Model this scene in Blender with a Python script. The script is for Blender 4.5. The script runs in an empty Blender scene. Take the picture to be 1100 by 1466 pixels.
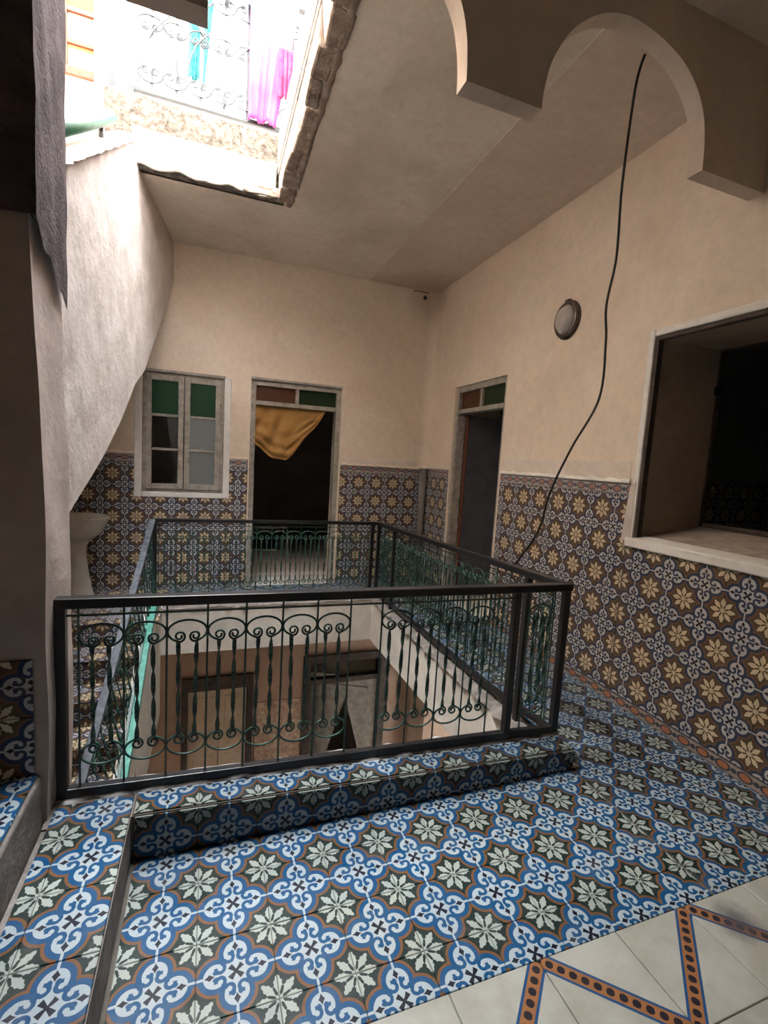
import bpy, math, random
from mathutils import Vector, Matrix, noise
random.seed(7)
sc = bpy.context.scene
col = sc.collection
PI = math.pi

# ------------------------------------------------------------------ camera
F_PX, YAW, PIT, ROL = 679.465, 0.354678, -0.106382, 0.059335
fw = Vector((math.sin(YAW)*math.cos(PIT), math.cos(YAW)*math.cos(PIT), math.sin(PIT)))
rt = Vector((math.cos(YAW), -math.sin(YAW), 0)); up = rt.cross(fw)
c_, s_ = math.cos(ROL), math.sin(ROL)
rt, up = c_*rt + s_*up, -s_*rt + c_*up
cam_d = bpy.data.cameras.new('camera'); cam = bpy.data.objects.new('camera', cam_d); col.objects.link(cam)
cam_d.sensor_fit = 'HORIZONTAL'; cam_d.sensor_width = 36; cam_d.lens = F_PX/1100*36
cam_d.clip_start = 0.02; cam_d.clip_end = 100
cam.matrix_world = Matrix(((rt.x, up.x, -fw.x, 0), (rt.y, up.y, -fw.y, 0), (rt.z, up.z, -fw.z, 1.3574), (0, 0, 0, 1)))
sc.camera = cam

# ------------------------------------------------------------------ sky, light, exposure
world = bpy.data.worlds.new('sky'); sc.world = world; world.use_nodes = True
bg = world.node_tree.nodes['Background']
bg.inputs[0].default_value = (0.93, 0.965, 1.0, 1); bg.inputs[1].default_value = 9.0
pd = bpy.data.lights.new('sky_well_offscreen', 'AREA'); pd.shape = 'RECTANGLE'; pd.size = 2.1; pd.size_y = 2.2
pd.cycles.is_portal = True
po = bpy.data.objects.new('sky_well_offscreen', pd); col.objects.link(po); po.location = (-0.33, 3.1, 6.25); pd.size = 2.5; pd.size_y = 2.3
sc.view_settings.view_transform = 'Standard'; sc.view_settings.look = 'None'
sc.view_settings.gamma = 1.0; sc.view_settings.use_curve_mapping = False
sc.view_settings.exposure = 3.1
sc.cycles.max_bounces = 12; sc.cycles.diffuse_bounces = 7

RX, BY, CZ = 2.308, 4.951, 3.22     # right wall, back wall, ceiling

# ------------------------------------------------------------------ node expression helper
class X:
    nt = None
    def __init__(s, v): s.v = v
def _n(op, *a):
    n = X.nt.nodes.new('ShaderNodeMath'); n.operation = op
    for i, q in enumerate(a):
        if isinstance(q, X): X.nt.links.new(q.v, n.inputs[i])
        else: n.inputs[i].default_value = q
    return X(n.outputs[0])
X.__add__ = X.__radd__ = lambda a, b: _n('ADD', a, b)
X.__sub__ = lambda a, b: _n('SUBTRACT', a, b)
X.__rsub__ = lambda a, b: _n('SUBTRACT', b, a)
X.__mul__ = X.__rmul__ = lambda a, b: _n('MULTIPLY', a, b)
X.__truediv__ = lambda a, b: _n('DIVIDE', a, b)
X.__lt__ = lambda a, b: _n('LESS_THAN', a, b)
X.__gt__ = lambda a, b: _n('GREATER_THAN', a, b)
def mx(a, b): return _n('MAXIMUM', a, b)
def mn(a, b): return _n('MINIMUM', a, b)
def ab(a): return _n('ABSOLUTE', a)
def hyp(a, b): return _n('SQRT', a*a + b*b)
def pp(a, s): return _n('PINGPONG', a, s)
def clamp01(a): return mn(mx(a, 0.0), 1.0)

def new_mat(name, rough=0.8, spec=0.3):
    m = bpy.data.materials.new(name); m.use_nodes = True
    b = m.node_tree.nodes['Principled BSDF']; b.inputs['Roughness'].default_value = rough
    b.inputs['Specular IOR Level'].default_value = spec
    return m, m.node_tree, b
def rgb(nt, c):
    n = nt.nodes.new('ShaderNodeRGB'); n.outputs[0].default_value = (*c, 1); return n.outputs[0]
def mix(nt, fac, a, b, mode='MIX'):
    n = nt.nodes.new('ShaderNodeMix'); n.data_type = 'RGBA'; n.blend_type = mode
    for sock, q in ((n.inputs[0], fac), (n.inputs[6], a), (n.inputs[7], b)):
        if isinstance(q, X): nt.links.new(q.v, sock)
        elif hasattr(q, 'is_linked'): nt.links.new(q, sock)
        elif isinstance(q, (int, float)): sock.default_value = q
        else: sock.default_value = (*q, 1)
    return n.outputs[2]
def noise_tex(nt, scale, detail=4, rough=0.55, vec=None, dist=0.0):
    n = nt.nodes.new('ShaderNodeTexNoise'); n.inputs['Scale'].default_value = scale
    n.inputs['Detail'].default_value = detail; n.inputs['Roughness'].default_value = rough
    n.inputs['Distortion'].default_value = dist
    if vec is None:
        g = nt.nodes.new('ShaderNodeNewGeometry'); vec = g.outputs['Position']
    nt.links.new(vec, n.inputs['Vector']); return n.outputs['Fac']
def ramp(nt, fac, stops):
    n = nt.nodes.new('ShaderNodeValToRGB'); e = n.color_ramp.elements
    while len(e) < len(stops): e.new(0.5)
    for el, (p, c) in zip(e, stops): el.position = p; el.color = (*c, 1)
    nt.links.new(fac, n.inputs[0]); return n.outputs[0]
def bump(nt, b, fac, strength, dist=0.01):
    n = nt.nodes.new('ShaderNodeBump'); n.inputs['Strength'].default_value = strength; n.inputs['Distance'].default_value = dist
    nt.links.new(fac.v if isinstance(fac, X) else fac, n.inputs['Height']); nt.links.new(n.outputs[0], b.inputs['Normal'])

def mottled(name, c0, c1, scale=2.5, rough=0.85, bscale=40, bstr=0.25, c2=None, spec=0.25, bdist=0.01, fine=0.12, fscale=18):
    """paint / plaster: slow stains between c0 and c1, fine grain, light relief"""
    m, nt, b = new_mat(name, rough, spec)
    f = noise_tex(nt, scale, 5, 0.6, dist=0.4)
    st = [(0.35, c0), (0.68, c1)] if c2 is None else [(0.32, c0), (0.6, c1), (0.72, c2)]
    cc = ramp(nt, f, st)
    f2 = noise_tex(nt, fscale, 6, 0.7)
    g = ramp(nt, f2, [(0.3, (1-fine,)*3), (0.7, (1+fine*0.3,)*3)])
    nt.links.new(mix(nt, 1.0, cc, g, 'MULTIPLY'), b.inputs['Base Color'])
    if bstr: bump(nt, b, noise_tex(nt, bscale, 6, 0.65), bstr, bdist)
    return m
def plain(name, c, rough=0.5, metal=0.0, spec=0.5, var=0.0):
    m, nt, b = new_mat(name, rough, spec); b.inputs['Metallic'].default_value = metal
    f = noise_tex(nt, 30, 4)
    g = ramp(nt, f, [(0.3, tuple(q*(1-var) for q in c)), (0.7, c)])
    nt.links.new(g, b.inputs['Base Color']); return m

def star_tile(name, ground, star, outline, blue, white, navy, rough=0.35, wear=(0.5, 0.42, 0.34), wear_amt=0.35):
    """printed cement tile: star at each tile corner, four-lobed scroll motif at the middle"""
    m, nt, b = new_mat(name, rough, 0.25); X.nt = nt
    uvn = nt.nodes.new('ShaderNodeUVMap'); uvn.uv_map = 'UVMap'
    sp = nt.nodes.new('ShaderNodeSeparateXYZ'); nt.links.new(uvn.outputs[0], sp.inputs[0])
    wob = noise_tex(nt, 55, 2, 0.5)
    w_ = (X(wob) - 0.5)*0.012
    u, v = X(sp.outputs[0]) + w_, X(sp.outputs[1]) - w_
    x, y = pp(u + 10, 0.5), pp(v + 10, 0.5)
    A, B = mx(x, y), mn(x, y)
    r = hyp(A, B)
    d = hyp(A - 0.5, B - 0.24)
    p, q = 0.5 - A, 0.5 - B
    dc = hyp(p, q)
    D = mn(d, dc - 0.02)
    neck = (B < 0.1)
    m_out = mx(D < 0.262, 0.0)
    m_blue = mx(D < 0.222, neck*(p < 0.05))
    m_white = mx(D < 0.154, neck*(p < 0.017))
    ring = hyp(A - 0.412, B - 0.30)
    m_ring = (ring < 0.080)*(ring > 0.033)*mx(A > 0.40, B > 0.31)
    tail = hyp((A - 0.455)*1.1, (B - 0.248)*0.8) < 0.034
    m_scroll = mx(m_ring, tail)
    dia = _n('POWER', p/0.045, 0.8) + _n('POWER', ab(B - 0.165)/0.072, 0.8) < 1.0
    sd, td = (p + q)*0.7071, (q - p)*0.7071
    cross = (sd < 0.11)*(td < (0.014 + 0.2*sd))
    m_navy = mx(dia, cross)
    def petal(a, w):
        t = clamp01((a - 0.075)/0.215)
        wd = 0.036*_n('SINE', t*PI) + 0.009*(1.0 - clamp01((a - 0.18)/0.1)) + 0.014*pp(a*1.0, 0.03)/0.03*(a > 0.14)
        return (w < wd)*(a < 0.292)
    m_star = mx(mx(petal(A, B), petal((A + B)*0.7071, (A - B)*0.7071)), r < 0.042)
    c = mix(nt, m_star, ground, star)
    c = mix(nt, m_out, c, outline)
    c = mix(nt, m_blue, c, blue)
    c = mix(nt, m_white, c, white)
    c = mix(nt, m_scroll*m_blue, c, blue)
    c = mix(nt, m_navy*m_white, c, navy)
    oi = nt.nodes.new('ShaderNodeObjectInfo')
    k = ramp(nt, oi.outputs['Random'], [(0.0, (0.86, 0.86, 0.87)), (0.5, (1, 1, 1)), (1.0, (1.0, 0.95, 0.9))])
    c = mix(nt, 1.0, c, k, 'MULTIPLY')
    g = noise_tex(nt, 9, 6, 0.7)
    wf = X(ramp(nt, g, [(0.52, (0, 0, 0)), (0.75, (1, 1, 1))]))*wear_amt
    c = mix(nt, wf, c, wear)
    nt.links.new(c, b.inputs['Base Color'])
    rr = ramp(nt, noise_tex(nt, 14, 4), [(0.35, (rough*0.75,)*3), (0.7, (min(1, rough*1.5),)*3)])
    nt.links.new(rr, b.inputs['Roughness'])
    bump(nt, b, noise_tex(nt, 160, 3), 0.06, 0.003)
    return m

def chain_tile(name, ground, oval, line, rough=0.4):
    """narrow border: ovals linked by little crosses; u in tenths of a metre, v 0..1 across"""
    m, nt, b = new_mat(name, rough, 0.4); X.nt = nt
    uvn = nt.nodes.new('ShaderNodeUVMap'); uvn.uv_map = 'UVMap'
    sp = nt.nodes.new('ShaderNodeSeparateXYZ'); nt.links.new(uvn.outputs[0], sp.inputs[0])
    u, v = X(sp.outputs[0]), X(sp.outputs[1])
    x = pp(u + 10, 0.5); y = ab(v - 0.5)
    e = hyp((x)/0.36, y/0.36)
    c = mix(nt, (y > 0.42), ground, line)
    c = mix(nt, hyp((x - 0.5), y*0.7) < 0.13, c, line)
    c = mix(nt, (e < 1.0), c, line)
    c = mix(nt, (e < 0.72), c, oval)
    nt.links.new(c, b.inputs['Base Color'])
    return m

def diagonal_tile(name):
    """cream tile with a printed diagonal ribbon (uv 0,1 corner to 1,0)"""
    m, nt, b = new_mat(name, 0.32, 0.45); X.nt = nt
    uvn = nt.nodes.new('ShaderNodeUVMap'); uvn.uv_map = 'UVMap'
    sp = nt.nodes.new('ShaderNodeSeparateXYZ'); nt.links.new(uvn.outputs[0], sp.inputs[0])
    u, v = X(sp.outputs[0]), X(sp.outputs[1])
    n = ab(u + v - 1.0)*0.7071*0.27
    a = (u - v)*0.7071*0.27 + 1.0
    base = ramp(nt, noise_tex(nt, 7, 5, 0.65), [(0.35, (0.29, 0.28, 0.235)), (0.6, (0.36, 0.355, 0.315))])
    ch = ramp(nt, noise_tex(nt, 26, 5, 0.7), [(0.66, (1, 1, 1)), (0.74, (0.45, 0.42, 0.38))])
    base = mix(nt, 1.0, base, ch, 'MULTIPLY')
    c = mix(nt, n < 0.0235, base, (0.012, 0.06, 0.16))
    c = mix(nt, n < 0.0165, c, (0.25, 0.105, 0.04))
    xx = pp(a, 0.0155)
    dot = hyp(xx, n)
    sq = mx(xx, n)
    c = mix(nt, mx(dot < 0.0105, (sq < 0.0085)), c, (0.018, 0.015, 0.02))
    nt.links.new(c, b.inputs['Base Color'])
    return m

# ------------------------------------------------------------------ materials
M = {}
M['cream'] = mottled('cream_wall_paint', (0.75, 0.635, 0.515), (0.84, 0.735, 0.61), 1.3, 0.8, 30, 0.12)
M['ceil'] = mottled('ceiling_paint', (0.64, 0.56, 0.465), (0.81, 0.73, 0.63), 1.6, 0.85, 26, 0.15, c2=(0.68, 0.57, 0.45))
M['beam'] = mottled('beam_paint', (0.60, 0.50, 0.42), (0.67, 0.57, 0.48), 1.5, 0.85, 26, 0.12)
M['rough'] = mottled('rough_white_plaster', (0.54, 0.48, 0.44), (0.68, 0.62, 0.58), 4, 0.9, 16, 0.3, bdist=0.02)
M['dark_rough'] = mottled('dark_rough_render', (0.085, 0.06, 0.06), (0.17, 0.125, 0.125), 6, 0.95, 60, 0.8, bdist=0.02, fine=0.35)
M['pillar'] = mottled('dull_plaster', (0.42, 0.35, 0.31), (0.54, 0.46, 0.41), 3, 0.9, 25, 0.3)
M['reveal'] = mottled('brown_reveal_paint', (0.30, 0.235, 0.18), (0.40, 0.32, 0.25), 3, 0.8, 25, 0.15)
M['sill'] = mottled('dusty_sill', (0.36, 0.30, 0.25), (0.52, 0.45, 0.39), 9, 0.85, 30, 0.3)
M['slab'] = mottled('slab_edge_paint', (0.52, 0.48, 0.42), (0.68, 0.65, 0.58), 2.5, 0.75, 20, 0.3)
M['cement'] = mottled('grey_cement', (0.16, 0.14, 0.125), (0.30, 0.265, 0.24), 12, 0.9, 70, 0.5, fine=0.3)
M['grout'] = mottled('dark_grout', (0.10, 0.085, 0.075), (0.16, 0.14, 0.12), 8, 0.95, 50, 0.2)
M['speckle'] = mottled('speckled_render', (0.10, 0.08, 0.062), (0.32, 0.27, 0.215), 30, 0.95, 60, 0.9, fine=0.45, bdist=0.02)
M['plaster_lump'] = mottled('bright_rough_plaster', (0.52, 0.48, 0.40), (0.72, 0.69, 0.61), 12, 0.95, 45, 0.9, bdist=0.02)
M['mortar'] = mottled('splashed_mortar', (0.26, 0.24, 0.23), (0.46, 0.44, 0.42), 16, 0.9, 60, 0.7, fine=0.3)
M['brick'] = mottled('old_brick', (0.24, 0.18, 0.145), (0.44, 0.36, 0.30), 14, 0.95, 50, 0.8)
M['wood_old'] = mottled('weathered_wood', (0.28, 0.22, 0.175), (0.42, 0.35, 0.29), 9, 0.8, 60, 0.5)
M['white'] = mottled('white_plaster', (0.74, 0.72, 0.68), (0.86, 0.85, 0.82), 3, 0.8, 24, 0.25)
M['white2'] = mottled('patched_plaster', (0.70, 0.62, 0.55), (0.80, 0.72, 0.64), 5, 0.85, 30, 0.35)
M['upwall'] = mottled('upper_white_wall', (0.66, 0.63, 0.63), (0.74, 0.71, 0.71), 1, 0.8, 24, 0.1)
M['upcream'] = mottled('upper_cream_wall', (0.62, 0.52, 0.36), (0.70, 0.62, 0.46), 2, 0.8, 24, 0.1)
M['frame'] = mottled('worn_grey_paint', (0.32, 0.295, 0.25), (0.48, 0.45, 0.395), 16, 0.6, 60, 0.3, fine=0.25)
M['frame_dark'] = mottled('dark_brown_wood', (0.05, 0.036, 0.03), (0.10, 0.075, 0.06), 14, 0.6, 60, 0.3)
M['door_grey'] = mottled('charcoal_door_paint', (0.10, 0.102, 0.118), (0.14, 0.142, 0.16), 4, 0.55, 40, 0.1)
M['door_pale'] = mottled('pale_door_paint', (0.50, 0.40, 0.29), (0.62, 0.51, 0.38), 6, 0.6, 40, 0.15)
M['low_wall'] = mottled('brown_wall_paint', (0.40, 0.275, 0.20), (0.48, 0.345, 0.255), 2, 0.8, 24, 0.15)
M['room'] = mottled('room_wall', (0.34, 0.32, 0.28), (0.44, 0.41, 0.36), 2, 0.9, 24, 0.1)
M['teal_room'] = mottled('teal_room_wall', (0.26, 0.31, 0.30), (0.30, 0.35, 0.34), 1, 0.8, 24, 0.05)
M['iron'] = plain('black_iron_paint', (0.014, 0.013, 0.014), 0.32, 0.0, 0.55, 0.3)
M['iron_green'] = mottled('dark_green_iron_paint', (0.012, 0.036, 0.027), (0.032, 0.092, 0.07), 20, 0.35, 60, 0.2, spec=0.5)
M['rail_blue'] = mottled('worn_blue_grey_handrail', (0.03, 0.034, 0.044), (0.09, 0.10, 0.12), 20, 0.55, 60, 0.2, spec=0.5)
M['iron_grey'] = plain('grey_iron_paint', (0.03, 0.036, 0.039), 0.5, 0.0, 0.5, 0.2)
M['stand'] = plain('pale_tube_paint', (0.55, 0.58, 0.56), 0.4, 0.0, 0.5, 0.2)
M['teal'] = mottled('teal_edge_paint', (0.05, 0.20, 0.155), (0.085, 0.30, 0.24), 18, 0.5, 60, 0.2, c2=(0.22, 0.36, 0.30))
M['green_pipe'] = mottled('green_pipe_paint', (0.02, 0.12, 0.065), (0.04, 0.19, 0.11), 14, 0.45, 60, 0.2, spec=0.5)
M['cable'] = plain('black_cable', (0.012, 0.011, 0.011), 0.5)
M['ceramic'] = mottled('worn_white_ceramic', (0.52, 0.49, 0.43), (0.66, 0.63, 0.57), 5, 0.22, 30, 0.03, spec=0.5)
M['pipe'] = mottled('grey_pipe_paint', (0.16, 0.15, 0.14), (0.24, 0.22, 0.20), 7, 0.6, 40, 0.1)
M['red_wood'] = mottled('red_brown_window_paint', (0.14, 0.042, 0.025), (0.21, 0.07, 0.042), 12, 0.55, 50, 0.2)
M['curtain'] = mottled('ochre_curtain', (0.36, 0.19, 0.055), (0.48, 0.27, 0.09), 4, 0.8, 200, 0.1)
M['pink'] = mottled('pink_cloth', (0.38, 0.065, 0.23), (0.46, 0.10, 0.30), 6, 0.85, 200, 0.1)
M['crimson'] = mottled('crimson_print_cloth', (0.22, 0.015, 0.06), (0.42, 0.06, 0.16), 22, 0.85, 200, 0.1)
M['turq'] = mottled('turquoise_print_cloth', (0.02, 0.16, 0.18), (0.08, 0.36, 0.36), 26, 0.85, 200, 0.1, c2=(0.02, 0.05, 0.08))
M['purple'] = mottled('violet_cloth', (0.25, 0.17, 0.33), (0.45, 0.38, 0.55), 16, 0.85, 200, 0.1)
M['whitecloth'] = mottled('white_cloth', (0.72, 0.70, 0.70), (0.80, 0.78, 0.78), 6, 0.85, 200, 0.1)
M['chrome'] = plain('tarnished_metal', (0.20, 0.17, 0.15), 0.3, 0.9, 0.5, 0.3)
M['white_tile'] = mottled('cream_floor_tile', (0.29, 0.28, 0.235), (0.36, 0.355, 0.315), 6, 0.32, 60, 0.05, spec=0.45)
M['low_tile'] = mottled('printed_wall_tile', (0.36, 0.22, 0.165), (0.66, 0.52, 0.37), 26, 0.5, 60, 0.1)
M['floor_tile'] = star_tile('blue_star_floor_tile', (0.010, 0.021, 0.018), (0.305, 0.335, 0.305), (0.14, 0.062, 0.024), (0.004, 0.058, 0.150), (0.315, 0.365, 0.39), (0.006, 0.007, 0.016), 0.42, (0.24, 0.23, 0.22), 0.18)
M['wall_tile'] = star_tile('brown_star_wall_tile', (0.105, 0.07, 0.036), (0.66, 0.56, 0.39), (0.18, 0.095, 0.055), (0.035, 0.05, 0.095), (0.50, 0.49, 0.49), (0.018, 0.013, 0.015), 0.45, (0.26, 0.17, 0.11), 0.3)
M['chain_top'] = chain_tile('oval_chain_border', (0.40, 0.37, 0.35), (0.36, 0.19, 0.15), (0.07, 0.085, 0.12))
M['chain_low'] = chain_tile('orange_chain_border', (0.34, 0.27, 0.23), (0.42, 0.15, 0.07), (0.04, 0.05, 0.07))
M['diag_tile'] = diagonal_tile('zigzag_ribbon_tile')
def glass(name, c, rough=0.25, trans=0.6):
    m, nt, b = new_mat(name, max(rough, 0.3) + 0.15, 0.2); b.inputs['Base Color'].default_value = (*c, 1)
    b.inputs['Transmission Weight'].default_value = trans
    bump(nt, b, noise_tex(nt, 90, 4), 0.35, 0.004); return m
M['g_green'] = glass('green_textured_glass', (0.010, 0.055, 0.022), 0.35, 0.1)
M['g_dkgreen'] = glass('dark_green_glass', (0.016, 0.035, 0.012), 0.35, 0.1)
M['g_brown'] = glass('amber_brown_glass', (0.10, 0.038, 0.02), 0.35, 0.1)
M['g_frost'] = glass('frosted_glass', (0.45, 0.50, 0.50), 0.4, 0.6)
_m, _nt, _b = new_mat('clear_pane_glass', 0.03, 0.4); _b.inputs['Base Color'].default_value = (0.88, 0.9, 0.88, 1)
_b.inputs['Transmission Weight'].default_value = 1.0; _b.inputs['IOR'].default_value = 1.45; M['g_clear'] = _m
M['g_olive'] = glass('olive_glass', (0.12, 0.125, 0.012), 0.4, 0.1)
M['g_rose'] = glass('rose_glass', (0.40, 0.25, 0.20), 0.4, 0.1)
M['g_orange'] = glass('orange_glass', (0.44, 0.23, 0.09), 0.4, 0.1)
M['g_lamp'] = glass('lamp_glass', (0.50, 0.48, 0.46), 0.1, 0.25)

def add_stain(m, c, rad, colr, amt):
    nt = m.node_tree; X.nt = nt; b = nt.nodes['Principled BSDF']
    src = b.inputs['Base Color'].links[0].from_socket
    g = nt.nodes.new('ShaderNodeNewGeometry'); sp = nt.nodes.new('ShaderNodeSeparateXYZ'); nt.links.new(g.outputs['Position'], sp.inputs[0])
    d = hyp(hyp(X(sp.outputs[0])-c[0], X(sp.outputs[1])-c[1]), (X(sp.outputs[2])-c[2]))/rad
    n = X(noise_tex(nt, 9, 6, 0.7))
    f = clamp01((1.0-d)*1.2 + (n-0.5)*1.6)*amt*(d < 1.6)
    nt.links.new(mix(nt, f, src, colr), b.inputs['Base Color'])
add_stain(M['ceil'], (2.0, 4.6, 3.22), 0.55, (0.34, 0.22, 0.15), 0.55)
add_stain(M['ceil'], (0.75, 3.3, 3.22), 0.5, (0.50, 0.40, 0.27), 0.35)
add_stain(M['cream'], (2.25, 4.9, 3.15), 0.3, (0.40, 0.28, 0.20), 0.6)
M['ceil2'] = mottled('gallery_ceiling_paint', (0.67, 0.56, 0.475), (0.75, 0.64, 0.55), 1.8, 0.85, 26, 0.15)
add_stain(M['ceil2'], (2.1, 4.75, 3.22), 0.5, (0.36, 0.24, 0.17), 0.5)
add_stain(M['diag_tile'], (1.57, 0.855, 0.0), 0.085, (0.05, 0.05, 0.065), 0.75)
# ------------------------------------------------------------------ mesh helpers
class MB:
    def __init__(s): s.v = []; s.f = []
    def box(s, x0, x1, y0, y1, z0, z1):
        b = len(s.v)
        s.v += [(x, y, z) for z in (z0, z1) for y in (y0, y1) for x in (x0, x1)]
        for q in ((0, 2, 3, 1), (4, 5, 7, 6), (0, 1, 5, 4), (2, 6, 7, 3), (0, 4, 6, 2), (1, 3, 7, 5)):
            s.f.append(tuple(b + i for i in q))
        return s
    def hexa(s, lo, hi):
        """lo, hi: four points each, same winding (ccw seen from above)"""
        b = len(s.v); s.v += [tuple(p) for p in lo] + [tuple(p) for p in hi]
        s.f += [(b+3, b+2, b+1, b), (b+4, b+5, b+6, b+7)]
        for i in range(4):
            j = (i + 1) % 4; s.f.append((b+i, b+j, b+4+j, b+4+i))
        return s
    def prism(s, poly, fn, d0, d1):
        """extrude 2d polygon; fn(a,b,d)->xyz"""
        b = len(s.v); n = len(poly)
        s.v += [fn(p[0], p[1], d0) for p in poly] + [fn(p[0], p[1], d1) for p in poly]
        s.f.append(tuple(range(b, b+n))); s.f.append(tuple(range(b+2*n-1, b+n-1, -1)))
        for i in range(n):
            j = (i + 1) % n; s.f.append((b+j, b+i, b+n+i, b+n+j))
        return s
    def tube(s, pts, r, n=6, caps=True):
        b0 = len(s.v); P = [Vector(p) for p in pts]; ref = None
        R = r if isinstance(r, (list, tuple)) else [r]*len(P)
        for i, p in enumerate(P):
            t = (P[min(i+1, len(P)-1)] - P[max(i-1, 0)]).normalized()
            if ref is None:
                ref = t.orthogonal().normalized()
            ref = (ref - t*ref.dot(t)).normalized(); bi = t.cross(ref)
            for k in range(n):
                a = 2*PI*k/n; s.v.append(tuple(p + R[i]*(math.cos(a)*ref + math.sin(a)*bi)))
        for i in range(len(P)-1):
            for k in range(n):
                k2 = (k+1) % n; a = b0 + i*n
                s.f.append((a+k, a+k2, a+n+k2, a+n+k))
        if caps:
            s.f.append(tuple(range(b0+n-1, b0-1, -1))); e = b0 + (len(P)-1)*n; s.f.append(tuple(range(e, e+n)))
        return s
    def bar(s, p0, p1, w, h):
        """rectangular bar, w sideways, h upward-ish"""
        p0, p1 = Vector(p0), Vector(p1); t = (p1-p0).normalized()
        ref = Vector((0, 0, 1)) if abs(t.z) < 0.9 else Vector((0, 1, 0))
        a = t.cross(ref).normalized()*w/2; c = a.cross(t).normalized()*h/2
        b = len(s.v)
        for p in (p0, p1): s.v += [tuple(p-a-c), tuple(p+a-c), tuple(p+a+c), tuple(p-a+c)]
        s.f += [(b+3, b+2, b+1, b), (b+4, b+5, b+6, b+7)]
        for i in range(4):
            j = (i+1) % 4; s.f.append((b+i, b+j, b+4+j, b+4+i))
        return s
    def twist(s, p0, p1, w, t, turns, n=18):
        p0, p1 = Vector(p0), Vector(p1); b0 = len(s.v)
        for i in range(n+1):
            k = i/n; p = p0.lerp(p1, k); a = 2*PI*turns*k
            ca, sa = math.cos(a), math.sin(a)
            for (x, y) in ((-w, -t), (w, -t), (w, t), (-w, t)):
                s.v.append((p.x + x*ca - y*sa, p.y + x*sa + y*ca, p.z))
        for i in range(n):
            for k in range(4):
                k2 = (k+1) % 4; a = b0 + 4*i
                s.f.append((a+k, a+k2, a+4+k2, a+4+k))
        s.f.append((b0+3, b0+2, b0+1, b0)); e = b0 + 4*n; s.f.append((e, e+1, e+2, e+3))
        return s
    def lathe(s, prof, c, n=32, sx=1, sy=1):
        b0 = len(s.v)
        for (r, z) in prof:
            for k in range(n):
                a = 2*PI*k/n; s.v.append((c[0]+r*sx*math.cos(a), c[1]+r*sy*math.sin(a), c[2]+z))
        for i in range(len(prof)-1):
            for k in range(n):
                k2 = (k+1) % n; a = b0+i*n
                s.f.append((a+k, a+k2, a+n+k2, a+n+k))
        s.f.append(tuple(range(b0+n-1, b0-1, -1))); e = b0+(len(prof)-1)*n; s.f.append(tuple(range(e, e+n)))
        return s
    def grid(s, nu, nv, fn):
        b = len(s.v)
        for j in range(nv+1):
            for i in range(nu+1): s.v.append(tuple(fn(i/nu, j/nv)))
        for j in range(nv):
            for i in range(nu):
                a = b + j*(nu+1) + i; s.f.append((a, a+1, a+nu+2, a+nu+1))
        return s
    def mesh(s, name, mat=None, smooth=False):
        me = bpy.data.meshes.new(name); me.from_pydata(s.v, [], s.f)
        if mat: me.materials.append(M[mat] if isinstance(mat, str) else mat)
        if smooth:
            me.polygons.foreach_set('use_smooth', [True]*len(me.polygons))
        me.update(); return me
    def build(s, name, mat, parent=None, smooth=False, bevel=0, solid=0):
        return link(name, s.mesh(name, mat, smooth), parent, bevel, solid)
def link(name, me, parent=None, bevel=0, solid=0):
    o = bpy.data.objects.new(name, me); col.objects.link(o)
    if parent: o.parent = parent
    if solid:
        md = o.modifiers.new('thickness', 'SOLIDIFY'); md.thickness = solid; md.offset = 0
    if bevel:
        md = o.modifiers.new('edge', 'BEVEL'); md.width = bevel; md.segments = 2; md.limit_method = 'ANGLE'
    return o
def empty(name, loc=(0, 0, 0)):
    o = bpy.data.objects.new(name, None); col.objects.link(o); o.location = loc; o.empty_display_size = 0.1; return o
def tag(o, label, cat=None, group=None, kind=None):
    o['label'] = label
    if cat: o['category'] = cat
    if group: o['group'] = group
    if kind: o['kind'] = kind
    return o
def struct(o, label): return tag(o, label, kind='structure')

# ------------------------------------------------------------------ tiles: one object per tile, mesh shared between alike tiles
PITCH = 0.2
_cache = {}
def slab_mesh(name, w, h, u0, v0, u1, v1, mat, t=0.008, rot=False):
    key = (name, round(w, 3), round(h, 3), round(u0 % 1, 2), round(v0 % 1, 2), round(u1-u0, 2), round(v1-v0, 2), mat, t)
    if key in _cache: return _cache[key]
    e = min(0.0015, w/5, h/5); a, b = w/2, h/2
    vs = [(-a, -b, 0), (a, -b, 0), (a, b, 0), (-a, b, 0), (-a, -b, t-e), (a, -b, t-e), (a, b, t-e), (-a, b, t-e),
          (-a+e, -b+e, t), (a-e, -b+e, t), (a-e, b-e, t), (-a+e, b-e, t)]
    fs = [(8, 9, 10, 11)]
    for i in range(4):
        j = (i+1) % 4; fs += [(i, j, 4+j, 4+i), (4+i, 4+j, 8+j, 8+i)]
    me = bpy.data.meshes.new(name); me.from_pydata(vs, [], fs); me.materials.append(M[mat])
    uv = me.uv_layers.new(name='UVMap').data
    for poly in me.polygons:
        for li in poly.loop_indices:
            co = vs[me.loops[li].vertex_index]
            uv[li].uv = (u0 + (co[0]+a)/w*(u1-u0), v0 + (co[1]+b)/h*(v1-v0))
    _cache[key] = me; return me
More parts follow.
